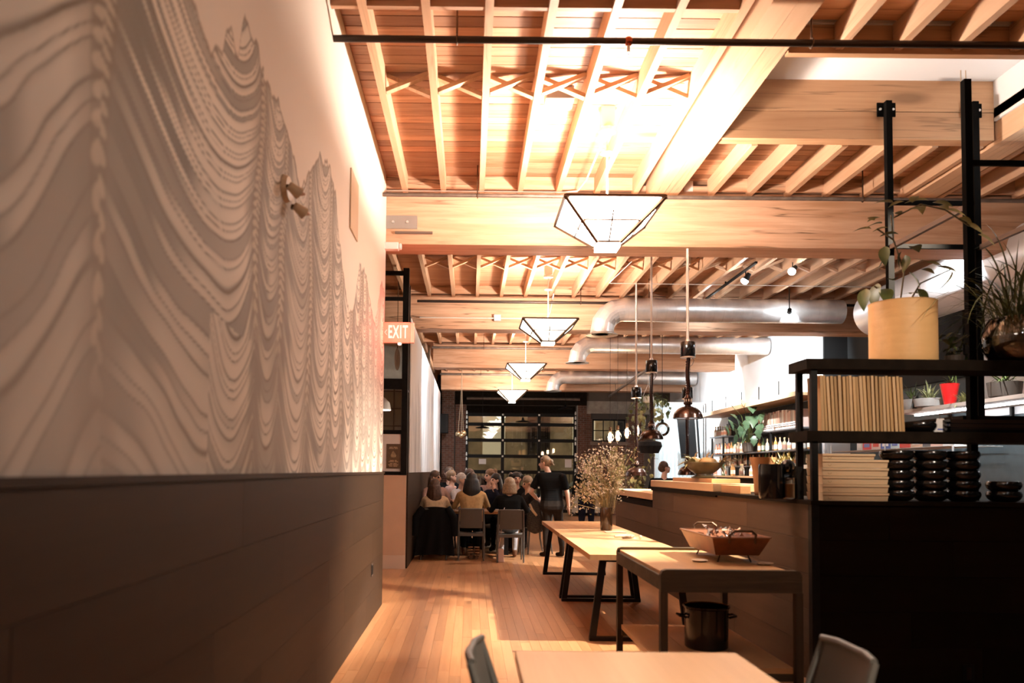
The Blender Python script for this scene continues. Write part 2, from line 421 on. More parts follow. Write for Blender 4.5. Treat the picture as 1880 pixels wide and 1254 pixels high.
def mural_colour(s, z):
    wob = (vnoise(s * 2.1, z * 1.9, 1) - .5) * .16 + (vnoise(s * 8, z * 6, 2) - .5) * .022
    sw = s + (vnoise(s * 1.3 + 7, z * 1.6, 4) - .5) * .15 + (vnoise(s * 6, z * 9, 14) - .5) * .02
    rx, rz = np.array([p[0] for p in RIDGE]), np.array([p[1] for p in RIDGE])
    rd = np.interp(s, rx, rz) + (vnoise(s * 24, s * 0, 5) - .5) * .05 + .05 * (s < 3.6)
    idx = np.clip(np.searchsorted(SPINES, sw) - 1, 0, len(SAGS) - 1)
    sp = np.array(SPINES); a, b = sp[idx], sp[idx + 1]
    u = np.clip((sw - a) / (b - a), 0, 1)
    sag = np.array(SAGS)[idx]; step = np.array(STEP)[idx]; uv = np.array(TROUGH)[idx]
    h = np.where(u < uv, np.sin(np.clip(u / uv, 0, 1) * PI / 2) ** 1.15, np.cos(np.clip((u - uv) / (1 - uv), 0, 1) * PI / 2) ** np.array(RISE)[idx])
    deep = .72 + .75 * sstep(1.5, 3.2, z)
    # a fault low in the widest fold: the arms of the chevron stop at a straight edge
    fault = (idx == 3) & (z < 2.02 + .1 * (vnoise(s * 3, z * 3, 15) - .5)) & (s > 2.93)
    step = np.where(fault, step * .62, step * (1 - .25 * sstep(2.2, 3.4, z)))
    phi = z + np.where(fault, .22 * np.sin(np.clip((s - 2.93) / .6, 0, 1) * PI) + .05, sag * h * deep) + wob * .8
    ph = phi / step + idx * .37; ph = ph + .28 * np.sin(ph * 2.3 + idx)
    fr = ph - np.floor(ph); band = np.floor(ph).astype(int)
    rb = np.random.RandomState(11).rand(997)
    key = rb[(band * 7 + idx * 131 + fault * 53) % 997]
    # each strip is cream over part of its run and melts into grey
    fade = vnoise(sw * 1.5 + key * 40, z * .6 + key * 17, 6)
    side = sstep(.05, .45, u + .5 * (key - .5)) * (1 - .6 * sstep(.86, 1.0, u))
    pale = sstep(.22, .56, fade * .75 + side * .5 - .15 + .12 * (key - .5))
    big = vnoise(s * .9 + 5, z * 1.0 + 2, 16)
    pale = pale * (.55 + .65 * sstep(.25, .7, big)); pale = np.clip(pale, 0, 1)
    pale = np.where(key > .82, pale * .2, pale)
    soft = sstep(0, .22, fr) * (1 - .35 * sstep(.55, 1.0, fr))
    grey = vnoise(sw * 2.2, z * 2.4, 8)
    base = np.array([.33, .298, .258])[None] * (.66 + .62 * grey)[:, None]
    cream = np.array([.82, .735, .63])[None] * (.92 + .12 * vnoise(s * 5, z * 5, 9))[:, None]
    k = (pale * soft)[:, None]
    col = base * (1 - k) + cream * k
    ln = (1 - sstep(.02, .17, np.minimum(fr, (1 - fr) * 2.2))) * (.22 + .78 * pale) * .86
    dark = np.array([.15, .11, .07])[None]
    col = col * (1 - ln[:, None]) + dark * ln[:, None]
    # spines: chains of pale scallops in a dark channel
    ds = np.minimum(sw - a, b - sw); wsp = .03 + .035 * vnoise(z * 3, idx * 1.7, 10)
    wsp = wsp * 1.35; sc = np.abs(((z + .5 * ds + .02 * vnoise(s * 9, z * 9, 17)) / (step * .95)) % 1 - .5)
    inspine = 1 - sstep(.7, 1.1, ds / wsp)
    oval = (1 - sstep(.75, 1.1, np.sqrt((ds / wsp * 1.25) ** 2 + (sc / .36) ** 2)))[:, None]
    spc = np.array([.68, .59, .48])[None] * oval + np.array([.27, .22, .17])[None] * (1 - oval)
    halo = (1 - sstep(.8, 3.0, ds / wsp)) * .6
    col = col * (1 - halo[:, None]) + np.array([.32, .275, .23])[None] * halo[:, None]
    chain = inspine * sstep(1.9, 2.4, z + .6 * vnoise(s * 2, z, 12)) * .6
    col = col * (1 - chain[:, None]) + spc * chain[:, None]
    hz = sstep(.45, .85, vnoise(s * .5 + 3, z * .9 + 1, 13)) * .3
    col = col * (1 - hz[:, None]) + np.array([.60, .525, .46])[None] * hz[:, None]
    outl = (1 - sstep(.004, .016, np.abs(z - rd)))[:, None] * .8
    wall = np.array([.81, .715, .615])[None] + np.zeros_like(col)
    col = np.where((z > rd)[:, None], wall, col)
    return col * (1 - outl) + np.array([.30, .23, .17])[None] * outl


def painted(name, s_vals, z_vals, place, colour, parent, label=None):
    S, Z = np.meshgrid(s_vals, z_vals, indexing='ij'); n, m = S.shape
    co = place(S.ravel(), Z.ravel()).astype(np.float32)
    i = np.arange(n * m).reshape(n, m)
    q = np.stack([i[:-1, :-1], i[1:, :-1], i[1:, 1:], i[:-1, 1:]], -1).reshape(-1, 4)
    me = bpy.data.meshes.new(name)
    me.vertices.add(n * m); me.vertices.foreach_set('co', co.ravel())
    me.loops.add(q.size); me.loops.foreach_set('vertex_index', q.ravel().astype(np.int32))
    me.polygons.add(len(q)); me.polygons.foreach_set('loop_start', np.arange(0, q.size, 4, dtype=np.int32)); me.polygons.foreach_set('loop_total', np.full(len(q), 4, dtype=np.int32))
    me.update(calc_edges=True)
    c = np.ones((n * m, 4), dtype=np.float32); c[:, :3] = colour(S.ravel(), Z.ravel())
    ca = me.color_attributes.new('paint', 'FLOAT_COLOR', 'POINT'); ca.data.foreach_set('color', c.ravel())
    me.materials.append(attr_mat(name + ' paint'))
    o = bpy.data.objects.new(name, me); COL.objects.link(o); o.parent = parent
    if label: o['label'] = label
    return o


sv = np.concatenate([np.arange(-2.3, 1.0, .05), np.arange(1.0, 8.83, .0085), [8.83]])
zv = np.concatenate([np.arange(WTOP + .02, 3.6, .0085), np.arange(3.6, DECK, .06), [DECK]])
painted('mural', sv, zv, lambda s, z: np.stack([np.full_like(s, WX), s, z], -1), mural_colour, wall_left, 'painted grey and cream mountain range mural')

# =================================================================== second stretch of wall, glazed partition beside it
X2 = -.955
w2 = MB(); w2.box((X2 - .14, 12.55, 0), (X2 - .003, 25.0, 3.9))
wall_left2 = struct(w2.build('wall_left_far', M_WHITE), 'far left wall with pale streaked mural')
zc = 1.44
for k in range(4):
    for j, (ya, yb) in enumerate(((12.05, 16.0), (16.0, 20.5), (20.5, 25.0))):
        MB().box((-.003, 0, k * zc / 4 + .001), (.018, yb - ya - .002, (k + 1) * zc / 4 - .001)).build('panel', M_WAIN, wall_left2, (X2, ya, 0))
MB().box((X2 - .13, 12.145, 0), (X2 - .003, 12.56, 1.4)).build('low_wall', M_WAIN, wall_left2)


def streak_colour(s, z):
    n = .55 * vnoise(s * 5.5, z * .55, 21) + .45 * vnoise(s * 16, z * 1.3, 22)
    peak = np.interp(s, [12.5, 13, 13.4, 14, 15, 15.6, 17, 18, 19.5, 21, 25], [2.2, 2.9, 2.6, 3.3, 3.0, 3.5, 3.3, 3.7, 3.4, 3.8, 3.7])
    inside = sstep(.05, -.25, z - peak)
    k = (sstep(.42, .62, n) * .75 * inside)[:, None]
    return np.array([.80, .80, .79])[None] * (1 - k) + np.array([.42, .42, .43])[None] * k


painted('mural', np.arange(12.55, 25.01, .04), np.linspace(1.44, 3.9, 60), lambda s, z: np.stack([np.full_like(s, X2), s, z], -1), streak_colour, wall_left2, 'pale blue grey streaked mural')

# cream stub wall facing the room, with white baseboard
cs = struct(MB().box((-5.0, 12.0, 0), (X2 - .006, 12.14, 1.40)).build('wall_stub', M_CREAM), 'low cream wall under the glazed partition')
MB().box((-5.0, 11.978, 0), (X2 - .004, 12.001, .2)).build('baseboard', mat('white trim', (.74, .62, .52), .5), cs)

# black steel framed glazing above it
gp = thing('glazed_partition', 'black steel framed glass partition above the low cream wall', 'partition', (-1.0, 12.04, 1.40))
PT = 4.55 - 1.40
MB().box((-.045, -.05, 0), (.045, .05, PT)).build('post', M_BLACK, gp)
MB().box((-1.60, -.05, 0), (-1.52, .05, PT)).build('post', M_BLACK, gp)
for nm, za, h in (('bottom_rail', 0, .055), ('rail', .62, .06), ('rail', 1.30, .16), ('rail', 2.02, .05), ('rail', 2.66, .05), ('top_rail', 3.05, .06)):
    MB().box((-3.9, -.03, za), (-.045, .03, za + h)).build(nm, M_BLACK, gp)
for za, zb in ((.68, 1.30), (1.46, 2.02), (2.07, 2.66), (2.71, 3.05)):
    MB().box((-3.9, -.004, za), (-.045, .004, zb)).build('pane', M_SMOKE, gp)
MB().box((-3.9, -.012, .055), (-.045, .012, .62)).build('white_panel', mat('white board', (.88, .86, .84), .6), gp)
# its return along the room
MB().box((-.02, .48, .0), (.03, .53, 3.0)).build('post', M_PIPE, gp)
for za in (1.30, 2.3, 2.98):
    MB().box((-.01, .05, za), (.02, .5, za + .03)).build('rail', M_PIPE, gp)
MB().box((.0, .05, .0), (.008, .49, 2.98)).build('pane', M_SMOKE, gp)
po = thing('poster', 'small brown poster with a pear on the white panel', 'poster', (-1.16, 12.021, 1.50))
MB().box((-.105, -.004, 0), (.105, 0, .37)).build('sheet', mat('poster brown', (.13, .085, .045), .6, vary=.2, nscale=14), po)
pr = MB(); gold = mat('poster gold', (.55, .42, .26), .6)
for zz, ws in ((.315, (.05, .06)), (.296, (.07, .05)), (.115, (.06, .03)), (.097, (.08, .05)), (.068, (.04, .05)), (.05, (.06, .08)), (.03, (.05, .06))):
    x = -sum(ws) / 2 - .005
    for w in ws: pr.box((x, -.0055, zz), (x + w, -.004, zz + .011)); x += w + .012
pr.build('lettering', gold, po)['kind'] = 'stuff'
MB().lathe([(0.0, 0), (.035, .006), (.045, .03), (.03, .06), (.017, .085), (.0, .1)], (0, -.004, .165), 16, 1, .12).build('pear', mat('pear print', (.40, .30, .17), .6, vary=.4, nscale=30), po)

# side room seen through the glass
struct(MB().box((-5.2, 8.6, 0), (-5.0, 29, DECK)).build('wall_side', M_CREAM), 'side room wall')
sw_ = struct(MB().box((-5.0, 21.0, 0), (X2 - .14, 21.2, DECK)).build('wall_side_end', mat('grey green plaster', (.42, .38, .30), .8, vary=.1)), 'end wall of the side room')
gw = MB()
for k in range(9): gw.box((-4.2 + k * .36, 20.95, 1.7), (-4.2 + k * .36 + .03, 21.0, 3.6))
for k in range(5): gw.box((-4.2, 20.95, 1.7 + k * .46), (-1.29, 21.0, 1.73 + k * .46))
w9 = struct(gw.build('window_9', M_BLACK), 'steel grid window of the side room')
MB().box((-4.2, 20.985, 1.7), (-1.3, 20.995, 3.57)).build('glass', mat('dim window glass', (.16, .15, .11), .2), w9)
struct(MB().box((-1.19, 8.62, 0), (-1.02, 8.83, .001)).build('trim_9', M_CREAM))

# =================================================================== right, far and back walls
wr = MB(); wr.box((RX, 15.6, 0), (RX + .2, END + .2, DECK)); wr.box((RX, 15.5, 0), (RX + .5, 15.6, DECK))
wall_right = struct(wr.build('wall_right', M_WHITE), 'white right wall behind the bar')
wn = MB(); wn.box((RX + .5, -2.3, 0), (RX + .7, 15.6, DECK))
wall_rn = struct(wn.build('wall_right_near', mat('teal kitchen wall', (.055, .080, .090), .6, vary=.1)), 'teal kitchen wall')
MB().box((RX + .485, 6.5, 2.32), (RX + .5, 11.75, DECK)).build('white_upper_wall', M_WHITE, wall_rn)
wall_back = struct(MB().box((-1.2, -2.5, 0), (7.7, -2.3, DECK)).build('wall_back', M_DIM), 'wall behind')
wall_back2 = struct(MB().box((-5.2, 8.4, 0), (-1.19, 8.6, DECK)).build('wall_side_near', M_CREAM), 'side room near wall')

Y = END
D0, D1, DT = -.14, 3.63, 3.74         # garage door opening
WN0, WN1, WZ0, WZ1 = 4.22, 5.36, 2.52, 3.30   # small window
fw = MB()
for a, b in (((-5.2, 0), (D0, DECK)), ((D0, DT), (D1, DECK)), ((D1, 0), (WN0, DECK)), ((WN0, 0), (WN1, WZ0)), ((WN0, WZ1), (WN1, DECK)), ((WN1, 0), (7.7, DECK))):
    fw.box((a[0], Y, a[1]), (b[0], Y + .3, b[1]))
wall_far = struct(fw.build('wall_far', M_DIM), 'brick and timber end wall with a glazed garage door')


def bricks(name, x0, x1, z0, z1, y, parent):
    """One column of brickwork, each brick a proud block with its own depth."""
    b = MB(); r = random.Random(int(x0 * 100)); z = z0; c = 0
    while z < z1 - .02:
        x = x0 - (.1 if c % 2 else 0)
        while x < x1:
            xa, xb = max(x, x0), min(x + .2, x1)
            if xb - xa > .03: b.box((xa + .006, y - .012 - r.random() * .008, z + .005), (xb - .006, y + .02, z + .066))
            x += .205
        z += .073; c += 1
    o = b.build(name, M_BRICK, parent); o['kind'] = 'stuff'
    return o


for x0, x1, z0, z1, d in ((-1.0, -.55, 0, DECK, .25), (-.52, D0 - .02, 0, DECK, .12), (D1 + .06, 4.0, 0, DECK, .12), (4.0, WN0 - .02, 0, 3.5, .02), (WN0, WN1, 0, WZ0 - .12, .02), (WN1 + .02, 6.0, 0, 3.5, .02)):
    MB().box((x0, Y - d, z0), (x1, Y + .01, z1)).build('pier', M_MORTAR, wall_far)
    bricks('brickwork', x0, x1, z0, z1, Y - d, wall_far)
MB().box((4.0, Y - .05, 3.48), (6.2, Y + .02, 3.92)).build('lintel', M_CONCRETE, wall_far)
MB().box((WN0 - .06, Y - .09, WZ1), (WN1 + .06, Y + .02, WZ1 + .19)).build('lintel', mat('dark timber lintel', (.06, .045, .035), .7), wall_far)
MB().box((-2, Y - .14, DT + .02), (4.0, Y + .01, 4.4)).build('header_board', M_BLACKWOOD, wall_far)
MB().box((-1.0, Y - .5, 0), (-.98, Y, 4)).build('edge_trim', M_BLACKWOOD, wall_far)

# small paned window
win1 = struct(MB().box((WN0, Y + .02, WZ0), (WN0 + .05, Y + .1, WZ1)).box((WN1 - .05, Y + .02, WZ0), (WN1, Y + .1, WZ1)).box((WN0, Y + .02, WZ0), (WN1, Y + .1, WZ0 + .05)).box((WN0, Y + .02, WZ1 - .05), (WN1, Y + .1, WZ1)).build('window_1', M_BLACK), 'small paned window in the brick wall')
for k in (1, 2):
    xx = lerp(WN0, WN1, k / 3); MB().box((xx - .015, Y + .03, WZ0), (xx + .015, Y + .08, WZ1)).build('muntin', M_BLACK, win1)
zz = lerp(WZ0, WZ1, .5); MB().box((WN0, Y + .03, zz - .015), (WN1, Y + .08, zz + .015)).build('muntin', M_BLACK, win1)
for i in range(3):
    for j in range(2):
        MB().box((lerp(WN0, WN1, i / 3) + .01, Y + .05, lerp(WZ0, WZ1, j / 2) + .01), (lerp(WN0, WN1, (i + 1) / 3) - .01, Y + .056, lerp(WZ0, WZ1, (j + 1) / 2) - .01)).build('pane', M_PANE, win1)
MB().box((WN0 - .08, Y - .12, WZ0 - .12), (WN1 + .08, Y + .03, WZ0)).build('sill', mat('window sill', (.2, .13, .09), .6), win1)

# glazed garage door: rails, stiles, panes, hinges
door = struct(MB().box((D0, Y - .02, 3.42), (D1, Y + .05, DT)).build('door_1', M_BLACKWOOD), 'sectional glazed garage door in black frames')
cols = [D0 + .02, D0 + .02 + 1.235, D0 + .02 + 2.49, D1 - .02]
zr = [.12, .92, 1.445, 1.985, 2.535, 3.085, 3.42]
for i, x in enumerate(cols):
    w = .05 if i in (0, 3) else .055
    MB().box((x - w, Y - .05, .02), (x + w, Y + .03, 3.46)).build('stile', M_BLACK, door)
for z in zr:
    for i in range(3):
        MB().box((cols[i] + .05, Y - .045, z - .058), (cols[i + 1] - .05, Y + .025, z + .058)).build('rail', M_BLACK, door)
for j in range(len(zr) - 1):
    for i in range(3):
        MB().box((cols[i] + .05, Y - .004, zr[j] + .05), (cols[i + 1] - .05, Y + .004, zr[j + 1] - .05)).build('pane', M_PANE, door)
mh = mat('hinge plate', (.62, .60, .55), .4, .6)
hg = MB().box((-.028, -.012, -.028), (.028, 0, .028)).cyl((0, -.02, 0), (0, 0, 0), .018, n=10).mesh('hinge', mh)
for z in zr[1:]:
    for x in cols[1:3]: link('hinge', hg, door, (x, Y - .051, z))
rl = MB().prism([(-.02, -.06), (.02, -.06), (.028, -.01), (.012, .06), (-.012, .06), (-.028, -.01)], .03).mesh('roller', mh)
for z in zr:
    for x in (cols[0] - .01, cols[3] + .01):
        link('roller', rl, door, (x, Y - .07, z + .07)); link('roller', rl, door, (x, Y - .07, z - .09))
for x in (cols[0] - .075, cols[3] + .075):
    MB().box((x - .02, Y - .11, 0), (x + .02, Y - .05, 3.9)).build('track', mat('track steel', (.25, .23, .2), .4, .7), door)
MB().cyl((D0, Y - .35, 3.95), (D1 + .1, Y - .35, 3.95), .05).build('spring_shaft', M_PIPE2, door)
for (xa, xb, za, zb, lb) in ((.30, .55, 1.71, 1.89, 'square white notice'), (3.27, 3.5, 1.62, 1.90, 'tall white notice')):
    pn = tag(MB().box((xa, Y - .012, za), (xb, Y - .006, zb)).build('paper_notice', mat('white paper', (.78, .75, .72), .7)), lb + ' taped to the garage door glass', 'notice')

# =================================================================== ceiling: boards, joists, bracing, beams
WELL = (2.3, 4.85, 5.76, 7.28)     # raised white recess
cd = MB()
for lo, hi in (((-5.2, -2.4), (7.7, WELL[2])), ((-5.2, WELL[3] + .14), (7.7, 29.0)), ((-5.2, WELL[2]), (WELL[0], WELL[3] + .14)), ((WELL[1], WELL[2]), (7.7, WELL[3] + .14))):
    cd.box((*lo, DECK + .03), (*hi, DECK + .12))
for lo, hi in (((-5.2, -2.4), (7.7, 3.72)), ((-5.2, 8.85), (7.7, 29.0)), ((4.9, 3.72), (7.7, 8.85)), ((-5.2, 3.72), (-.965, 8.85))):
    cd.box((*lo, DECK), (*hi, DECK + .03))
ceiling = struct(cd.build('ceiling', wood('ceiling pine field', (.64, .37, .225), (.35, .155, .072), 'X', .6, 1.6, 1.2, 0)), 'exposed pine board ceiling on joists and heavy beams')
bw = .137
yb = 3.72
while yb < 8.83:
    y1 = min(yb + bw, 8.85)
    segs = [(-.965, 2.0)]
    if y1 < WELL[2] or yb > WELL[3] + .1: segs.append((2.25, 4.9))
    for xa, xb in segs:
        MB().box((xa, 0, -.012), (xb, y1 - yb - .009, .028)).build('board', M_DECK, ceiling, (0, yb, DECK + .0 + rnd.uniform(0, .004)))
    yb += bw
# white recess
wm = mat('white drywall', (.74, .73, .72), .7)
MB().box((WELL[0], WELL[2] - .05, 5.16), (WELL[1], WELL[3] + .1, 5.2)).build('recess_top', wm, ceiling)
MB().box((WELL[0], WELL[2] - .07, DECK), (WELL[1], WELL[2] - .01, 5.18)).build('recess_side', wm, ceiling)
for x in (WELL[0] - .02, WELL[1]):
    MB().box((x, WELL[2] - .05, DECK), (x + .02, WELL[3], 5.18)).build('recess_side', wm, ceiling)
M_HEAD = wood('header fir', (.66, .40, .22), (.43, .21, .10), 'X', .6, .7, 1.2, .12, cracks=.6)
MB().box((WELL[0], WELL[3], 4.865), (WELL[1], WELL[3] + .14, 5.16)).build('header', M_HEAD, ceiling)
MB().box((WELL[0], WELL[3] + .004, 4.60), (WELL[1], WELL[3] + .14, 4.86)).build('header', M_HEAD, ceiling)
MB().box((WELL[0], WELL[2] - .06, 4.56), (WELL[1], WELL[2], 4.62)).build('ledger', M_HEAD, ceiling)
MB().box((WELL[0], WELL[2] - .05, 4.62), (WELL[1], WELL[2] - .01, DECK)).build('ledger', M_HEAD, ceiling)

JW = .058
JX = [-.756 + .428 * k for k in range(-10, 18)]
GIRD = [(1.95, 2.28), (4.87, 5.15)]
for bi in range(len(BEAMS)):
    ya = BEAMS[bi] + BEAM_T if bi > 0 else BEAMS[0] + BEAM_T
    yb = BEAMS[bi + 1] if bi + 1 < len(BEAMS) else END
    for x in JX:
        if bi == 0 and x < WX: continue
        if bi == 1 and x < -3.4: continue
        if bi >= 2 and x < -1.2: continue
        if bi == 0 and any(g0 - .05 < x < g1 + .05 for g0, g1 in GIRD): continue
        if bi >= 2 and x > RX: continue
        if bi == 0 and WELL[0] < x < WELL[1]:
            for a, b in ((ya, WELL[2] - .06), (WELL[3] + .14, yb)):
                MB().box((-JW / 2, 0, JB - DECK), (JW / 2, b - a, 0)).build('joist', M_JOIST, ceiling, (x, a, DECK))
            continue
        MB().box((-JW / 2, 0, JB - DECK), (JW / 2, yb - ya, 0)).build('joist', M_JOIST, ceiling, (x, ya, DECK))
    # blocking at the far beam
    for i in range(len(JX) - 1):
        xa, xb = JX[i] + JW / 2, JX[i + 1] - JW / 2
        if xa < -1.3 or xb > RX or (bi == 0 and xa < WX - .5): continue
        if bi == 0 and any(xb > g0 and xa < g1 for g0, g1 in GIRD): continue
        if bi < len(BEAMS) - 1:
            MB().box((max(xa, WX) if bi == 0 else xa, yb - .06, DECK - .15), (xb, yb - .02, DECK)).build('blocking', M_BEAM, ceiling)
        # cross bracing in mid bay
        if xa > WX - .05 and not (bi == 0 and WELL[0] - .1 < xa) and bi < 3:
            yc = (6.45, 12.1, 17.4)[bi]
            zt, zb_ = DECK - .02, JB + .02
            MB().bar((xa, yc, zb_), (xb, yc, zt), .06, .035).build('brace', M_JOIST, ceiling)
            MB().bar((xa, yc + .065, zt), (xb, yc + .065, zb_), .06, .035).build('brace', M_JOIST, ceiling)
for g0, g1 in GIRD:
    MB().box((g0, BEAMS[0], JB - .02), ((g0 + g1) / 2 - .002, BEAMS[1] + .01, DECK - .001)).build('girder', M_GIRDER, ceiling)
    MB().box(((g0 + g1) / 2 + .002, BEAMS[0], JB - .02), (g1, BEAMS[1] + .01, DECK - .001)).build('girder', M_GIRDER, ceiling)
# solid blocking line near the camera
for i in range(len(JX) - 1):
    xa, xb = JX[i] + JW / 2, JX[i + 1] - JW / 2
    if WX - .4 < xa and xb < 2.0:
        MB().box((max(xa, WX), 5.22, JB + .01), (xb, 5.26, DECK)).build('blocking', M_BEAM, ceiling)
for bi, y in enumerate(BEAMS):
    xl = -5.0 if bi >= 1 else WX
    if bi >= 2: xl = X2 + .02 if bi > 2 else -5.0
    xr = {0: 7.4, 1: 7.4, 2: 7.3, 3: 6.5, 4: 6.9}[bi]
    MB().box((xl, y, BB), (xr, y + BEAM_T, BT + .02)).build('beam', M_BEAM, ceiling)
    if bi: MB().box((xl, y + .03, BT), (xr - .1, y + BEAM_T - .03, JB + .13)).build('bearing_plate', M_BEAM, ceiling)
# =================================================================== ceiling pendants
M_FROST = mat('frosted pane', (.85, .82, .78), .5, emit=(1.0, .885, .79), estr=PENDANT_GLOW)
M_BRONZE = mat('bronze frame', (.10, .055, .03), .4, .8)
M_BULB = mat('lamp bulb', (1, 1, 1), .5, emit=(1, .85, .65), estr=25)
PEND_LABELS = ['big glowing inverted pyramid pendant nearest, before the first heavy beam', 'inverted pyramid pendant second in the row, before the second beam',
               'small inverted pyramid pendant third in the row', 'smallest inverted pyramid pendant, in front of the garage door']


def pendant(loc, label):
    t = thing('pyramid_pendant', label, 'pendant lamp', loc, 0, 'pyramid pendants along the aisle')
    zr, zb, a, b = -(DECK - 3.82), -(DECK - 3.52), .425, .1
    MB().lathe([(.075, -.20), (.075, -.235), (.03, -.25)], (0, 0, 0), 16).box((-.06, -.06, -.2), (.06, .06, -.002)).build('canopy', M_CONDUIT, t)
    MB().cyl((0, 0, -.25), (0, 0, zr + .02), .009, n=8).build('stem', M_CONDUIT, t)
    MB().lathe([(.0, -.415), (.055, -.42), (.06, -.43), (.0, -.445)], (0, 0, 0), 16).build('cord_grip', M_CONDUIT, t)
    C = [(-1, -1), (1, -1), (1, 1), (-1, 1)]
    for i in range(4):
        (x0, y0), (x1, y1) = C[i], C[(i + 1) % 4]
        MB().quad((x0 * a, y0 * a, zr), (x1 * a, y1 * a, zr), (x1 * b, y1 * b, zb), (x0 * b, y0 * b, zb)).build('pane', M_FROST, t)
        k = .52; m = lerp(a, b, k) + .003; zm = lerp(zr, zb, k)
        MB().bar((x0 * m, y0 * m, zm), (x1 * m, y1 * m, zm), .012).bar(((x0 + x1) / 2 * lerp(a, b, .3) * 1.01, (y0 + y1) / 2 * lerp(a, b, .3) * 1.01, lerp(zr, zb, .3)), ((x0 + x1) / 2 * b * 1.03, (y0 + y1) / 2 * b * 1.03, zb), .012).build('glazing_bar', M_BRONZE, t)
        MB().bar((x0 * a, y0 * a, zr), (x0 * b, y0 * b, zb), .03).build('hip_bar', M_BRONZE, t)
        MB().bar((x0 * a, y0 * a, zr), (x1 * a, y1 * a, zr), .022).build('rim_bar', M_BRONZE, t)
    MB().box((-b, -b, zb - .045), (b, b, zb)).build('bottom_pane', M_FROST, t)
    fr = MB()
    for i in range(4):
        (x0, y0), (x1, y1) = C[i], C[(i + 1) % 4]
        fr.bar((x0 * b, y0 * b, zb), (x1 * b, y1 * b, zb), .02)
    fr.build('bottom_frame', M_BRONZE, t)
    for s in (-1, 1): MB().bar((s * a, 0, zr), (0, 0, zr + .004), .008).build('spreader', M_BRONZE, t)
    MB().ball((0, 0, zr - .1), .05).build('bulb', M_BULB, t)
    return t


pend = pendant((1.21, 7.07, DECK), PEND_LABELS[0])
point('pendant_light', (0, 0, -(DECK - 3.78)), PENDANT_W, WARM, .09, pend)
M_FROST2 = mat('dim frosted pane', (.85, .82, .78), .5, emit=(1.0, .88, .72), estr=FAR_GLOW)
for y, lb in zip((12.5, 17.6, 23.3), PEND_LABELS[1:]):
    q = pendant((1.21, y, DECK), lb)
    for c in q.children:
        if c.name.split('.')[0] in ('pane', 'bottom_pane'): c.data.materials[0] = M_FROST2
    point('pendant_light', (0, 0, -(DECK - 3.78)), FAR_W, WARM, .09, q)

q = pendant((1.21, 1.75, DECK), 'inverted pyramid pendant hanging overhead, just outside the picture')
M_FROST3 = mat('soft frosted pane', (.85, .82, .78), .5, emit=(1.0, .88, .74), estr=NEAR_GLOW)
for c in q.children:
    if c.name.split('.')[0] in ('pane', 'bottom_pane'): c.data.materials[0] = M_FROST3
point('pendant_light', (0, 0, -(DECK - 3.78)), NEAR_W, WARM, .09, q)

# =================================================================== pipes, conduits
def pipe(label, y, z, x0, x1, r, m, hangers=()):
    t = thing('sprinkler_pipe', label, 'pipe', ((x0 + x1) / 2, y, z), 0, 'sprinkler pipes under the joists'); c = (x0 + x1) / 2
    MB().cyl((x0 - c, 0, 0), (x1 - c, 0, 0), r, n=14).build('tube', m, t)
    for h in hangers:
        MB().cyl((h - c, 0, r * .9), (h - c, 0, DECK - z), .007, n=6).build('hanger_rod', M_BRONZE, t)
        MB().tube([(h - c, math.cos(k * PI / 6) * (r + .008), math.sin(k * PI / 6) * (r + .008)) for k in range(13)], .006, 6).build('hanger_ring', M_BRONZE, t)
    return t


p1 = pipe('thick black sprinkler pipe across the top of the picture', 5.35, 4.44, WX + .002, 7.3, .024, M_PIPE, (-.12, 2.32))
MB().ball((1.06 - (WX + .002 + 7.3) / 2, 0, 0), .034, 12, 8).build('copper_fitting', mat('copper fitting', (.45, .10, .04), .25, .9), p1)
MB().cyl((1.06 - (WX + 7.302) / 2, 0, -.03), (1.06 - (WX + 7.302) / 2, 0, -.09), .012).lathe([(.03, 0), (.03, .004)], (1.06 - (WX + 7.302) / 2, 0, -.09), 12).build('sprinkler_head', M_STEEL, p1)
p2 = pipe('brown sprinkler pipe in front of the first beam', 8.45, 4.44, WX - .03, 7.3, .021, M_PIPE2, (.05, 4.2))
pipe('thin dark sprinkler pipe before the second beam', 13.75, 4.42, -.95, 7.3, .024, M_PIPE, (1.9,))
pipe('dark sprinkler pipe before the third beam', 19.1, 4.44, -.95, 4.6, .03, M_PIPE2, (.3,))
pipe('farthest sprinkler pipe before the last beam', 24.4, 4.44, -.95, 4.6, .035, M_PIPE2, (.3,))
cv = MB().tube([(WX + .002, 8.68, 4.565), (1.0, 8.68, 4.565), (1.15, 8.64, 4.565), (1.2, 8.3, 4.565), (1.21, 7.2, 4.565)], .009, 8).build('conduit', M_CONDUIT)
tag(cv, 'thin white conduit along the first beam curving to the pendant', 'conduit')
cv2 = thing('conduit', 'pale conduit with a square box on the second beam', 'conduit', (0, 14.1, 4.2))
MB().tube([(-.93, 0, 0), (1.25, 0, 0), (1.35, 0, .03), (1.4, -.02, .12), (1.42, -.4, .36)], .012, 8).build('tube', M_CONDUIT, cv2)
MB().box((.4, -.03, -.05), (.52, .03, .06)).build('junction_box', M_STEEL, cv2)
cr = MB().tube([at(1228, 362, 8.78), at(1600, 368, 8.78)], .008, 6).tube([at(1228, 362, 8.78), at(1222, 352, 8.7), at(1262, 312, 8.5)], .008, 6).build('conduit', M_CONDUIT)
tag(cr, 'thin pale conduit looping over the first beam below the girder', 'conduit')
cr2 = MB().tube([at(1120, 520, 13.0), at(1600, 527, 13.0)], .007, 6).tube([at(1118, 520, 13.0), at(1160, 480, 11.2)], .007, 6).build('conduit', M_CONDUIT)
tag(cr2, 'thin pale conduit crossing the joists above the round ducts', 'conduit')

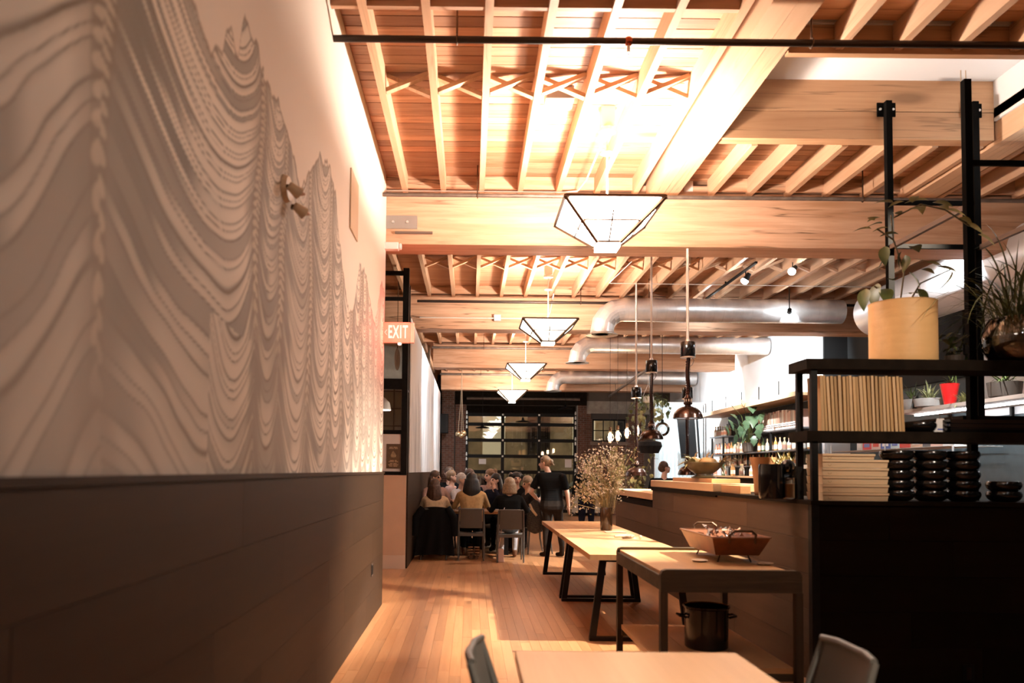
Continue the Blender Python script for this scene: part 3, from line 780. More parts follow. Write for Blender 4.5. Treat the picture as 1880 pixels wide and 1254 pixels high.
# beam hardware
pl = thing('beam_plate', 'grey bolted steel plate on the left end of the first beam', 'steel plate', at(735, 408, 8.82))
MB().box((-.19, -.008, -.075), (.19, .0, .075)).build('plate', mat('beam plate steel', (.33, .29, .26), .5, .5), pl)
for x in (-.08, .08): MB().cyl((x, -.02, .0), (x, -.006, 0), .016, n=6).build('bolt', M_STEEL, pl)
tag(MB().box((-.21, -.03, -.012), (.21, .0, .012)).build('bracket_strip', mat('dark strip', (.12, .08, .06), .5), None, at(760, 428, 8.82)), 'narrow dark bracket strip below the bolted plate', 'bracket')
tag(MB().box((-.1, -.1, -.04), (.07, 0, .04)).cyl((.07, -.05, 0), (.1, -.05, 0), .038).build('security_camera', mat('white plastic', (.75, .72, .68), .4), None, at(712, 455, 8.82) + Vector((.06, 0, 0)), bevel=.01), 'white box camera at the left end of the first beam', 'camera')
sp = thing('ceiling_speaker', 'grey wedge speaker tucked between the ceiling joists', 'speaker', at(1026, 178, 6.75))
MB().prism([(-.12, -.06), (.12, -.06), (.12, .10), (-.04, .12), (-.12, .03)], .2).build('cabinet', mat('speaker grey', (.30, .26, .24), .5), sp)
MB().box((-.11, -.104, -.055), (.11, -.1, .02)).build('grille', mat('speaker grille', (.18, .16, .15), .6), sp)
MB().box((-.02, -.02, .1), (.02, .02, DECK - sp.location.z)).build('bracket', M_STEEL, sp)
dt = thing('smoke_detector', 'round white detector on the side of the wide girder', 'detector', at(1366, 172, 6.6))
MB().lathe([(.05, -.02), (.06, 0), (.06, .04), (.05, .05)], (0, 0, 0), 16).build('housing', mat('white plastic', (.75, .72, .68), .4), dt)
MB().box((-.12, -.02, .0), (0, .02, .04)).build('arm', M_CONDUIT, dt)

# =================================================================== round ducts
def duct(label, y, z, x0, x1, r):
    t = thing('round_duct', label, 'air duct', (x0, y, z), 0, 'round cross ducts')
    MB().cyl((.36, 0, 0), (x1 - x0, 0, 0), r, n=28, caps=False).build('pipe_run', M_STEEL, t, smooth=True)
    # ridges of the spiral seam
    n = int((x1 - x0 - .4) / .16)
    sm = MB().tube([(-.005, 0, 0), (.005, 0, 0)], r + .004, 28, False).mesh('seam', M_STEEL, True)
    for k in range(n): link('seam', sm, t, (.42 + k * .16, 0, 0))
    for k in range(4):     # mitred elbow of four gores
        a0, a1 = PI / 2 * k / 4, PI / 2 * (k + 1) / 4; R = .36
        p = lambda a: Vector((R - R * math.sin(a), 0, -R + R * math.cos(a)))
        ring = lambda a: [(R - (R + r * math.cos(q)) * math.sin(a), r * math.sin(q), -R + (R + r * math.cos(q)) * math.cos(a)) for q in [2 * PI * j / 24 for j in range(24)]]
        MB().add(ring(a0) + ring(a1), [(j, (j + 1) % 24, 24 + (j + 1) % 24, 24 + j) for j in range(24)]).build('elbow_gore', M_STEEL, t)
    MB().lathe([(r, -.36), (r + .002, -.40), (r + .07, -.43), (r + .07, -.44), (r * .9, -.42)], (0, 0, 0), 28, closed=True).build('flange', M_STEEL, t)
    for q in (.35, .6, .85): MB().lathe([(r * q, -.425), (r * q + .02, -.415), (r * q - .02, -.41)], (0, 0, 0), 24, closed=True).build('diffuser_ring', mat('duct diffuser', (.2, .17, .14), .5, .3), t)
    MB().cyl((.8, 0, r), (.8, 0, DECK - z), .006, n=6).build('hanger_rod', M_BRONZE, t)
    return t


duct('largest round silver cross duct with a downturned elbow', 13.45, 4.24, 2.22, 6.3, .20)
duct('middle round silver cross duct, over the bar lamps', 18.3, 4.42, 2.45, 6.85, .2)
duct('farthest round silver cross duct, small elbow over the far beam', 24.2, 4.36, 2.5, 6.85, .2)
bd = thing('main_duct', 'very large pale round duct running along the right wall', 'air duct', (6.35, 8, 4.0))
MB().cyl((0, -10, 0), (0, 4.4, 0), .36, n=36).build('pipe_run', mat('pale duct', (.72, .72, .73), .38, .35), bd, smooth=True)
sm = MB().tube([(0, -.012, 0), (0, .012, 0)], .366, 36, False).mesh('seam', mat('pale duct', (1, 1, 1)), True)
for k in range(5): link('seam', sm, bd, (0, -1 + k * 1.2, 0))
for k in (-2, 1.5, 4): MB().box((-.02, k - .02, .36), (.02, k + .02, DECK - 4.0)).build('hanger_strap', M_STEEL, bd)
# =================================================================== track spotlights
M_GLARE = mat('spot lens', (1, 1, 1), .4, emit=COOL, estr=60)


def track_head(loc, target, label, energy, angle, blend=.35, color=WHITE, rod=None, group='track spotlights'):
    t = thing('track_spotlight', label, 'spotlight', loc, 0, group)
    d = (Vector(target) - Vector(loc)).normalized()
    MB().cyl(-d * .10, d * .03, .032, .048, 16).build('can', M_BLACK, t)
    MB().ball((0, 0, 0), (.055, .055, .045), 16, 10).build('lens', M_GLARE, t, d * .033)
    t.children[-1].rotation_euler = d.to_track_quat('Z', 'Y').to_euler()
    MB().cyl((0, 0, .0), (0, 0, rod or .12), .008, n=6).build('arm', M_BLACK, t)
    spot('beam_light', d * .11, Vector(target) - Vector(loc), energy, angle, blend, color, .03, t)
    return t


tk = thing('light_track', 'black light track running along the joists above the ducts', 'light track', (4.15, 12.9, 4.56))
MB().box((-.018, -1.4, -.015), (.018, 1.25, .015)).build('rail', M_BLACK, tk)
MB().cyl((0, 0, .0), (0, 0, .05), .015).build('mount', M_BLACK, tk)
track_head((4.15, 11.95, 4.42), (1.75, 13.5, 0), 'brightest white spotlight on the light track', 750, 27, .3)
track_head((4.15, 13.75, 4.40), (1.5, 13.0, 0), 'small spotlight at the far end of the light track', 200, 50)
track_head((4.72, 11.6, 4.47), (1.25, 8.9, .75), 'white spotlight clamped under the joists right of the track', 900, 24)
track_head((5.23, 13.0, 4.14), (6.9, 17.5, 3.2), 'spotlight hanging in front of the large cross duct', 300, 60, .8, COOL, .4)
# heads outside the picture, and heads added to brighten walls, bottles and plants
track_head((4.9, 6.6, 4.45), (.15, 7.8, 0), 'spotlight on the near track, lighting aisle and tables', 2100, 50, .9, (1.0, .86, .70))
track_head((3.5, 1.6, 4.45), (2.98, 5.8, 2.12), 'spotlight behind the camera, lighting the shelf unit', 210, 20, .6, (1.0, .82, .66))
track_head((2.6, -.3, 4.4), (.5, 3.0, .6), 'spotlight behind the camera, lighting the near table', 450, 30, .8, (1.0, .84, .66))
track_head((5.0, 14.9, 4.32), (6.9, 17.0, 3.4), 'added unseen spotlight behind the second beam, washing the white wall', 650, 90, 1.0, COOL)  # added head, kept out of sight, whitens the right wall
track_head((4.6, 15.4, 4.32), (6.5, 18.6, 2.1), 'added unseen spotlight behind the second beam, lighting the bottles', 500, 50, 1.0, WHITE)  # added out of sight so the bottles are not dark
track_head((5.2, 20.3, 4.32), (6.9, 21.6, 3.3), 'added unseen spotlight behind the third beam, washing the white wall', 600, 95, 1.0, COOL)  # second added wall washer, hidden by the beam
track_head((4.6, 20.4, 4.32), (5.2, 22.6, 2.4), 'added unseen spotlight behind the third beam, lighting plants and screen', 150, 70, 1.0, COOL)  # added fill for the far plants and curtain
track_head((5.5, 9.3, 4.48), (7.2, 10.4, 2.9), 'added spotlight washing the kitchen wall behind the wooden tub', 420, 80, 1.0, COOL)  # added cool fill for the white upper wall and main duct
track_head((.7, 15.0, 4.32), (-.95, 17.2, 2.7), 'added unseen spotlight behind the second beam, washing the streaked mural', 260, 90, 1.0, COOL)  # added cool fill for the near half of the streaked mural
track_head((.7, 20.3, 4.32), (-.95, 22.4, 2.7), 'added unseen spotlight behind the third beam, washing the streaked mural', 260, 90, 1.0, COOL)  # added cool fill for the far half of the streaked mural
lt = thing('light_track', 'grey slanting light track below the third beam', 'light track', at(1196, 672, 18.9))
v = at(1118, 728, 25.5) - lt.location
MB().bar((0, 0, 0), v, .05, .06).build('rail', mat('track grey', (.24, .2, .17), .5, .4), lt)
for k in (.25, .8): MB().cyl(v * k, (v.x * k, v.y * k, DECK - lt.location.z), .008, n=6).build('hanger_rod', M_BLACK, lt)

# =================================================================== heat lamps over the pass
M_COPPER = mat('dark bronze dome', (.040, .016, .010), .2, .6, coat=.25)
M_BLKGLOSS = mat('gloss black', (.008, .007, .007), .12, .0, .6)
M_HOT = mat('heat lamp glow', (1, 1, 1), .5, emit=(1.0, .62, .46), estr=14)


def heat_lamp(px, py_rim, Y, label, box_py, r=.165, power=60, top=None):
    c = at(px, py_rim, Y); bz = at(px, box_py, Y).z - c.z
    t = thing('heat_lamp', label, 'heat lamp', c, 0, 'bronze heat lamps over the pass')
    prof = [(r * 1.02, 0), (r, .008), (r * .97, .035), (r * .86, .075), (r * .66, .108), (r * .42, .128), (r * .2, .136)]
    MB().lathe(prof + [(r * .2, .132)] + [(q - .008, z - .004) for q, z in prof[::-1][1:]], (0, 0, 0), 32, closed=True).build('dome', M_COPPER, t, smooth=True)
    MB().lathe([(.034, .134), (.034, .15), (.05, .16), (.05, .175), (.036, .185), (.036, .215), (.044, .222), (.03, .245), (.024, .262)], (0, 0, 0), 20).build('neck', M_COPPER, t, smooth=True)
    for k in range(8):
        a = k * PI / 4; MB().cbox((.037 * math.cos(a), .037 * math.sin(a), .2), (.009, .009, .025)).build('vent_slot', mat('pale vent', (.6, .45, .36), .4), t)
    pts = [(.007 * math.sin(k * .5), 0, lerp(.25, bz - .08, k / 16)) for k in range(17)]
    MB().tube(pts, .022, 10).build('gooseneck', M_COPPER, t)
    cg = MB().tube([(.024 * math.cos(q), .024 * math.sin(q), q * .0022) for q in [j * .5 for j in range(13)]], .004, 5).mesh('coil', M_COPPER)
    n = int((bz - .36) / .03)
    for k in range(n): link('coil', cg, t, (0, 0, .27 + k * .03))
    MB().lathe([(.078, bz - .085), (.082, bz - .08), (.082, bz + .08), (.078, bz + .085)], (0, 0, 0), 24).build('switch_box', M_BLKGLOSS, t, smooth=True)
    MB().lathe([(.08, bz - .095), (.085, bz - .09), (.08, bz - .083)], (0, 0, 0), 24, closed=True).lathe([(.02, bz + .085), (.03, bz + .09), (.02, bz + .12)], (0, 0, 0), 12).build('box_rim', M_STEEL, t)
    MB().tube([(.04, 0, bz - .08), (.07, 0, bz - .12), (.05, 0, bz - .17), (.01, 0, bz - .2)], .004, 5).build('wire', M_PIPE2, t)
    zt = (top or DECK - .1) - c.z
    MB().cyl((0, 0, bz + .1), (0, 0, zt), .014, n=10).build('conduit', M_CONDUIT, t)
    MB().box((-.05, -.05, zt - .03), (.05, .05, zt + .1)).build('mount_box', M_CONDUIT, t)
    MB().lathe([(0, .02), (r * .8, .025), (r * .8, .03)], (0, 0, 0), 20).build('lamp_face', M_HOT, t)
    spot('heat_light', (0, 0, .015), (0, 0, -1), power, 110, .5, (1.0, .66, .46), .06, t)
    return t


heat_lamp(1263, 768, 8.9, 'largest bronze dome heat lamp, above the squash bowl', 642, power=16)
heat_lamp(1196, 806, 11.2, 'second bronze dome heat lamp, above the pass', 673, power=170)
heat_lamp(1168, 873, 13.0, 'low bronze dome heat lamp behind the dried flowers', 721, .17, power=260)
heat_lamp(1262, 872, 12.0, 'low dark heat lamp half hidden behind the squash bowl', 722, .14, power=40)

# =================================================================== small wall and far fixtures
ex = thing('exit_sign', 'lit red EXIT sign fixed to the end of the mural wall', 'exit sign', at(729, 611, 8.72))
MB().box((-.155, -.02, -.115), (.15, .03, .115)).build('case', mat('exit case', (.50, .36, .28), .6, spec=.1), ex, bevel=.006)
MB().box((.15, -.015, -.11), (.19, .05, .11)).build('end_cap', mat('exit cap', (.7, .52, .42), .4), ex)
MB().box((-.19, -.0, -.09), (-.155, .06, .09)).build('bracket', M_BRONZE, ex)
MB().lathe([(0, -.14), (.018, -.135), (.022, -.12), (.022, -.112)], (.03, 0, 0), 12).build('test_lamp', mat('test lamp', (.9, .75, .6), .4, emit=(1, .8, .6), estr=1), ex)


def text_mesh(name, s, size, m, parent, loc, rot=(PI / 2, 0, 0), depth=.002):
    cu = bpy.data.curves.new(name, 'FONT'); cu.body = s; cu.size = size; cu.extrude = depth; cu.align_x = 'CENTER'; cu.align_y = 'CENTER'; cu.offset = size * .02
    tmp = bpy.data.objects.new(name, cu); COL.objects.link(tmp)
    me = bpy.data.meshes.new_from_object(tmp.evaluated_get(bpy.context.evaluated_depsgraph_get()))
    bpy.data.objects.remove(tmp); bpy.data.curves.remove(cu)
    me.materials.clear(); me.materials.append(m)
    o = bpy.data.objects.new(name, me); COL.objects.link(o); o.location = loc; o.rotation_euler = rot; o.parent = parent
    return o


M_EXIT = mat('exit red', (1, .3, .25), .4, emit=(1.0, .36, .30), estr=.75)
for ch_, x_ in zip('EXIT', (-.075, -.012, .042, .092)):
    tx = text_mesh('letter', ch_, .19, M_EXIT, ex, (x_, -.022, 0)); tx.scale = (.50, 1.05, 1)
MB().bar((-.135, -.022, 0), (-.108, -.022, .03), .012, .004).bar((-.135, -.022, 0), (-.108, -.022, -.03), .012, .004).build('arrow', M_EXIT, ex)
point('exit_glow', (.04, -.22, 0), 7, (1.0, .07, .05), .1, ex)

em = thing('emergency_light', 'small brass two headed emergency light on the mural wall', 'emergency light', (WX + .002, 4.04, 2.92))
MB().lathe([(.0, 0), (.07, .0), (.06, .025), (.0, .03)], (0, 0, 0), 20, 1, 1.25).build('backplate', mat('brass beige', (.55, .42, .28), .5), em)
em.children[-1].rotation_euler = (0, PI / 2, 0)
for yy, zz in ((-.06, -.01), (.07, -.07)):
    h = MB().cyl((.02, yy, zz), (.07, yy, zz - .01), .015, n=8).build('arm', M_BRONZE, em)
    MB().cyl((.04, yy - .02, zz), (.085, yy + .02, zz - .03), .02, .032, 16).build('lamp_head', mat('brass beige', (1, 1, 1)), em)
    MB().lathe([(0, 0), (.026, 0), (.026, .004)], (.088, yy + .021, zz - .031), 14).build('lens', mat('pink lens', (.7, .45, .36), .2), em)
ap = tag(MB().box((0, -.2, -.24), (.012, .2, .24)).build('access_panel', mat('tan panel', (.62, .46, .31), .7), None, (WX + .001, 6.38, 3.62), bevel=.003), 'plain tan rectangular panel high on the mural wall', 'wall panel')
ou = thing('wall_outlet', 'dark double outlet low on the wainscot near the corner', 'outlet', (WX + .017, 7.85, .5))
MB().box((0, -.06, -.06), (.006, .06, .06)).build('cover_plate', mat('outlet dark', (.06, .04, .03), .5), ou)
for yy in (-.03, .03): MB().box((.006, yy - .018, -.045), (.009, yy + .018, .045)).build('socket', M_BLACK, ou)
ou2 = thing('wall_outlet', 'black outlet low on the dark counter front', 'outlet', at(1778, 1236, 5.69))
MB().box((-.04, -.006, -.06), (.04, 0, .06)).build('cover_plate', M_BLACK, ou2)
MB().box((-.018, -.009, -.045), (.018, -.006, .045)).build('socket', M_BLKGLOSS, ou2)

# hanging brass bells, left of the garage door
hb = thing('hanging_bells', 'bunch of brass globes hung on cords left of the garage door', 'hanging ornament', at(847, 797, 24.0))
hb.location.z = 2.58
m_br = mat('brass ball', (.55, .42, .25), .25, .9)
for i, (dx, dy, dz, r) in enumerate(((-.1, 0, 0, .085), (.06, .05, .02, .1), (.0, -.08, -.05, .08))):
    MB().tube([(dx, dy, dz), (dx * .3, dy * .3, 1.0), (0, 0, BB - 2.58 + .8)], .006, 5).build('cord', mat('twine', (.4, .3, .2), .8), hb)
    MB().ball((dx, dy, dz), r, 16, 10).build('globe', m_br, hb, smooth=True)
spk = thing('wall_speaker', 'black box speaker beside the brick pier in the far left corner', 'speaker', at(816, 778, 26.6))
MB().box((-.13, -.2, -.32), (.13, .15, .32)).build('cabinet', M_BLACK, spk, bevel=.01)
MB().box((-.11, -.206, -.3), (.11, -.2, .3)).build('grille', mat('speaker cloth', (.02, .02, .02), .8), spk)
MB().box((-.03, .1, -.03), (.03, .9, .03)).build('bracket', M_BLACK, spk)
# white dome lamp in the side room
dl = thing('dome_pendant', 'white dome pendant behind the glass of the side room', 'pendant lamp', (-1.72, 15.2, 2.62))
MB().lathe([(.02, .34), (.03, .26), (.10, .22), (.17, .14), (.20, .0), (.19, .0), (.16, .13), (.09, .2), (.0, .22)], (0, 0, 0), 24, closed=True).build('shade', mat('white enamel', (.8, .76, .7), .4), dl, smooth=True)
MB().cyl((0, 0, .33), (0, 0, DECK - 2.62), .008, n=6).build('cord', M_CONDUIT, dl)
MB().ball((0, 0, .08), .05).build('bulb', M_BULB, dl)
point('dome_light', (0, 0, .03), 70, WARM, .05, dl)
ol = thing('oval_fixture', 'white oval fixture high behind the partition glass', 'wall light', (-1.25, 13.4, 3.35))
MB().ball((0, 0, 0), (.05, .12, .19), 14, 10).build('diffuser', mat('white enamel', (1, 1, 1)), ol)
MB().cyl((0, 0, .15), (0, 0, DECK - 3.35), .008, n=6).build('stem', M_BRONZE, ol)
# =================================================================== wood and furniture materials
M_TOP = wood('oak table top', (.66, .40, .20), (.48, .26, .11), 'Y', .35, 1.2, .8, .1, .5, False, .05)
M_SLAB = wood('maple board', (.70, .46, .26), (.54, .32, .16), 'Y', .45, 1.2, .7, .1, .4, False, .05)
M_OLD = wood('weathered timber', (.095, .07, .042), (.04, .03, .018), 'X', .7, 1.6, 1.2, .2, .3, True, .4)
M_OLDZ = wood('weathered leg', (.085, .06, .036), (.036, .026, .016), 'Z', .7, 1.6, 1.2, .2, .3, True, .4)
M_GREY = mat('grey resin', (.095, .088, .078), .45, vary=.06, nscale=10)
M_LEG = mat('table leg steel', (.012, .011, .011), .45, .5)

# =================================================================== grey stacking chair
def leg_mesh(x, y, back):
    b = MB()
    if back: b.tube([(x, y, 0), (x, y + .05, .25), (x, y + .06, .44), (x * .98, y + .02, .62), (x * .94, y - .05, .84)], [.013, .017, .02, .018, .013], 8)
    else: b.tube([(x, y, 0), (x * .98, y - .02, .25), (x * .97, y - .03, .44)], [.012, .017, .02], 8)
    return b.mesh('leg', M_GREY, True)


_cm = {}
def make_chair(label, loc, rz, group):
    t = thing('grey_chair', label, 'chair', loc, rz, group)
    if not _cm:
        _cm['leg'] = [leg_mesh(-.205, .21, 0), leg_mesh(.205, .21, 0), leg_mesh(-.21, -.27, 1), leg_mesh(.21, -.27, 1)]
        s = MB(); n = 6      # dished seat
        xs = [lerp(-.22, .22, i / n) for i in range(n + 1)]; ys = [lerp(-.2, .23, j / n) for j in range(n + 1)]
        top = [(x, y, .455 - .014 * (1 - (x / .22) ** 2) - (.02 if j == n else 0)) for j, y in enumerate(ys) for x in xs]
        bot = [(x, y, z - .022) for x, y, z in top]; m = n + 1
        fs = [(j * m + i, j * m + i + 1, (j + 1) * m + i + 1, (j + 1) * m + i) for j in range(n) for i in range(n)]
        ring = [i for i in range(m)] + [j * m + n for j in range(1, m)] + [n * m + i for i in range(n - 1, -1, -1)] + [j * m for j in range(n - 1, 0, -1)]
        s.add(top + bot, fs + [tuple(m * m + k for k in f[::-1]) for f in fs] + [(ring[k], m * m + ring[k], m * m + ring[(k + 1) % len(ring)], ring[(k + 1) % len(ring)]) for k in range(len(ring))])
        _cm['seat'] = s.mesh('seat', M_GREY, True)
        b = MB(); k = 8
        def P(u, v, d):
            x = lerp(-.185, .185, u) * lerp(1.0, .95, v); z = lerp(.535, .845, v); y = lerp(-.24, -.315, v) - .028 * (1 - (2 * u - 1) ** 2) - d
            return (x, y, z - .012 * (2 * u - 1) ** 2 * v)
        A = [P(i / k, j / 5, 0) for j in range(6) for i in range(k + 1)]; B = [P(i / k, j / 5, .014) for j in range(6) for i in range(k + 1)]; m = k + 1
        fs = [(j * m + i, j * m + i + 1, (j + 1) * m + i + 1, (j + 1) * m + i) for j in range(5) for i in range(k)]
        N = len(A); ring = list(range(m)) + [j * m + k for j in range(1, 6)] + [5 * m + i for i in range(k - 1, -1, -1)] + [j * m for j in range(4, 0, -1)]
        b.add(A + B, fs + [tuple(N + q for q in f[::-1]) for f in fs] + [(ring[q], N + ring[q], N + ring[(q + 1) % len(ring)], ring[(q + 1) % len(ring)]) for q in range(len(ring))])
        _cm['back'] = b.mesh('backrest', M_GREY, True)
        _cm['rail'] = MB().tube([(-.2, -.315, .845), (-.1, -.335, .85), (.1, -.335, .85), (.2, -.315, .845)], .013, 8).mesh('top_rail', M_GREY, True)
        _cm['srail'] = MB().box((-.2, -.235, .40), (.2, -.2, .45)).mesh('seat_rail', M_GREY)
    for m in _cm['leg']: link('leg', m, t)
    for nm, k in (('seat', 'seat'), ('backrest', 'back'), ('top_rail', 'rail'), ('seat_rail', 'srail')): link(nm, _cm[k], t)
    return t


make_chair('grey chair tucked at the aisle side of the near table, cut by the frame', (.345, 2.84, 0), -PI / 2 - .1, 'grey chairs at the near table')
make_chair('grey chair at the counter side of the near table, cut by the frame', (1.06, 2.93, 0), PI / 2, 'grey chairs at the near table')

# =================================================================== near table
nt_ = thing('dining_table', 'light wood table top closest to the camera', 'table', (.64, 2.5, 0))
MB().box((-.45, -.9, .71), (.45, .78, .75)).build('table_top', M_TOP, nt_, bevel=.004)
for y in (-.7, .45):
    MB().box((-.03, y - .03, .04), (.03, y + .03, .71)).build('leg', M_LEG, nt_)
    MB().box((-.28, y - .03, 0), (.28, y + .03, .04)).build('foot', M_LEG, nt_)

# =================================================================== long tables with trapezoid steel legs
def long_table(label, y0, y1):
    t = thing('long_table', label, 'table', (1.51, (y0 + y1) / 2, 0), 0, 'long wood tables beside the counter'); l = (y1 - y0) / 2
    for k in range(5):
        xa = lerp(-.46, .46, k / 5); xb = lerp(-.46, .46, (k + 1) / 5)
        MB().box((xa + .0006, -l, .712), (xb - .0006, l, .76)).build('plank', M_TOP, t)
    for y in (-l + .1, l - .1):
        f = MB(); f.bar((-.33, y, .70), (-.42, y, .03), .06, .035, (0, 1, 0)); f.build('leg', M_LEG, t)
        f = MB(); f.bar((.33, y, .70), (.42, y, .03), .06, .035, (0, 1, 0)); f.build('leg', M_LEG, t)
        MB().box((-.45, y - .03, 0), (.45, y + .03, .035)).build('foot_bar', M_LEG, t)
        MB().box((-.36, y - .03, .69), (.36, y + .03, .712)).build('head_bar', M_LEG, t)
    return t


long_table('long wood table with black legs, the one nearer the camera', 6.97, 9.28)
long_table('long wood table with black legs, under the dried flower vase', 9.30, 11.62)

# =================================================================== weathered prep cart
CX0, CX1, CY0, CY1, CZ = 1.22, 2.12, 5.10, 6.64, .85
ct = thing('prep_cart', 'weathered timber prep cart with wood top beside the dark counter', 'cart', (CX0, CY0, 0))
w_, l_ = CX1 - CX0, CY1 - CY0
for k in range(4):
    MB().box((.02 + k * (w_ - .04) / 4, .05, CZ - .05), (.02 + (k + 1) * (w_ - .04) / 4 - .0015, l_ - .05, CZ - .008)).build('plank', M_TOP, ct)
for y in (0, l_ - .05):
    poly = [(0, CZ - .13), (w_, CZ - .13), (w_, CZ - .02), (w_ - .012, CZ + .004), (w_ - .035, CZ + .012), (.035, CZ + .012), (.012, CZ + .004), (0, CZ - .02)]
    MB().prism(poly, .05, Matrix.Translation((0, y + .025, 0))).build('end_board', M_OLD, ct)
for x in (0, w_ - .04):
    MB().box((x, .05, CZ - .12), (x + .04, l_ - .05, CZ - .03)).build('side_rail', M_OLD, ct)
    for y in (.0, l_ - .055):
        MB().box((x, y, 0), (x + .045, y + .055, CZ - .13)).build('leg', M_OLDZ, ct)
for k in range(3):
    MB().box((.03 + k * (w_ - .06) / 3, .06, .20), (.03 + (k + 1) * (w_ - .06) / 3 - .003, l_ - .06, .235)).build('shelf_plank', M_TOP, ct)
for y in (.06, l_ - .1): MB().box((.03, y, .15), (w_ - .03, y + .04, .20)).build('cross_rail', M_OLD, ct)

# tapered tub with handles on a wire stand
tb = thing('copper_tub', 'long copper tub with two handles on the prep cart', 'tub', (1.905, 6.02, CZ - .008))
M_TUB = mat('copper brown', (.21, .075, .030), .38, .5, vary=.25, nscale=9)
def frust(a, b, c, d, z0, z1, wall=.012):
    """Open tapered box: bottom half sizes a,b, top half sizes c,d."""
    m = MB(); r = lambda x, y, z: [(-x, -y, z), (x, -y, z), (x, y, z), (-x, y, z)]
    vs = r(a, b, z0) + r(c, d, z1) + r(c - wall, d - wall, z1) + r(a - wall, b - wall, z0 + wall)
    fs = [(3, 2, 1, 0), (12, 13, 14, 15)]
    for k in range(3): fs += [(4 * k + i, 4 * k + (i + 1) % 4, 4 * k + 4 + (i + 1) % 4, 4 * k + 4 + i) for i in range(4)]
    return m.add(vs, fs)
frust(.155, .33, .205, .42, .055, .185).build('tub_body', M_TUB, tb)
rim = MB(); C4 = [(-.205, -.42), (.205, -.42), (.205, .42), (-.205, .42)]
for i in range(4): rim.bar((*C4[i], .187), (*C4[(i + 1) % 4], .187), .016, .01)
rim.build('rim', mat('copper rim', (.55, .30, .18), .3, .8), tb)
for s in (-1, 1):
    MB().tube([(-.09, s * .43, .15), (-.09, s * .45, .21), (-.06, s * .455, .235), (.06, s * .455, .235), (.09, s * .45, .21), (.09, s * .43, .15)], .009, 8).build('handle', M_BRONZE, tb)
st = MB()
for x in (-.12, .12):
    for y in (-.25, .25): st.tube([(x * .8, y, .06), (x, y * 1.06, .0)], .005, 6)
for y in (-.25, .25): st.tube([(-.13, y, .056), (.13, y, .056)], .005, 6)
for x in (-.1, .1): st.tube([(x, -.26, .056), (x, .26, .056)], .005, 6)
st.build('wire_stand', M_BRONZE, tb)
M_GLIT = mat('crinkled foil', (.75, .75, .78), .14, .95)
fb = MB(); r = random.Random(5)
for k in range(46):
    c = Vector((r.uniform(-.13, .13), r.uniform(-.3, .18), r.uniform(.16, .225))); s = r.uniform(.014, .03)
    fb.add([c + Vector((r.uniform(-1, 1), r.uniform(-1, 1), r.uniform(-1, 1))) * s for _ in range(5)], [(0, 1, 2), (0, 2, 3), (0, 3, 4), (1, 2, 4), (2, 3, 4), (0, 1, 4)])
o = fb.build('foil_wraps', M_GLIT, None, (1.905, 6.02, CZ - .008)); tag(o, 'heap of shiny silver wraps inside the copper tub', 'foil wraps', kind='stuff')
for px, py, Yy, lb in ((1285, 1003, 5.75, 'small pale saucer under the aisle side of the copper tub'), (1404, 1003, 5.6, 'small pale saucer under the counter side of the copper tub')):
    p = at(px, py, Yy); p.z = CZ - .008
    tag(MB().lathe([(.02, 0), (.04, .003), (.06, .014), (.058, .016), (.03, .007), (0, .006)], (0, 0, 0), 20, closed=True).build('saucer', mat('pale saucer', (.7, .55, .4), .4), None, p), lb, 'saucer')
pt = thing('stock_pot', 'black stock pot on the lower shelf of the prep cart', 'pot', (1.70, 5.75, .235))
MB().lathe([(.14, 0), (.15, .01), (.155, .28), (.165, .29), (.165, .30), (.15, .295), (.145, .02), (0, .015)], (0, 0, 0), 28, closed=True).build('pot_body', M_BLKGLOSS, pt, smooth=True)
for s in (-1, 1): MB().tube([(s * .15, -.05, .22), (s * .2, -.04, .23), (s * .2, .04, .23), (s * .15, .05, .22)], .009, 6).build('handle', M_BLKGLOSS, pt)

# =================================================================== counter: half wall, ledge, pass
HX, HZ, HY = 2.45, 1.29, 5.71
M_COUNTER_LIT = wood('lit stained counter board', (.125, .074, .044), (.08, .046, .027), 'Y', .6, .8, .8, .14, .14, False, .12)  # aisle face of the half wall: missing light put into a brighter colour
hw = thing('half_wall', 'dark boarded half wall that wraps the open kitchen', 'counter', (HX, HY, 0))
hw['kind'] = 'structure'
del hw['category']
MB().box((.012, .012, 0), (.15, 13.4 - HY, HZ - .2)).box((.012, .012, HZ - .2), (.15, 10.7 - HY, HZ - .03)).build('core', M_BLACKWOOD, hw)
for k in range(5):
    z0, z1 = k * (HZ - .03) / 5, (k + 1) * (HZ - .03) / 5
    cuts = [0, (1.7, 2.9, .9, 2.2, 1.35)[k], (4.1, 5.2, 3.5, 4.7, 3.9)[k], 13.4 - HY]
    for a, b in zip(cuts[:-1], cuts[1:]):
        if k == 4: b = min(b, 10.7 - HY)
        if b - a > .05: MB().box((0, .04 if a == 0 else 0, z0 + .001), (.013, b - a - .003, z1 - .0015)).build('panel', M_COUNTER_LIT, hw, (0, a, 0))
    c2 = [0, (1.2, .7, 1.6, 1.0, .55)[k], 5.0]
    for a, b in zip(c2[:-1], c2[1:]):
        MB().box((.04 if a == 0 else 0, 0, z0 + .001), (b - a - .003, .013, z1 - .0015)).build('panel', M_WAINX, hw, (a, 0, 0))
MB().box((.012, .013, 0), (5.0, .15, HZ - .03)).build('core', M_BLACKWOOD, hw)
MB().box((-.012, -.012, 0), (.045, .045, HZ - .03)).build('corner_post', M_BLACK, hw)
MB().box((-.02, -.02, HZ - .03), (5.0, .42, HZ)).build('ledge', M_BLACKWOOD, hw)
MB().box((-.02, .42, HZ - .03), (.45, 7.9 - HY, HZ)).build('ledge', M_BLACKWOOD, hw)
MB().box((-.02, 7.9 - HY, HZ - .05), (.5, 10.7 - HY, HZ)).build('ledge', M_BLACKWOOD, hw)
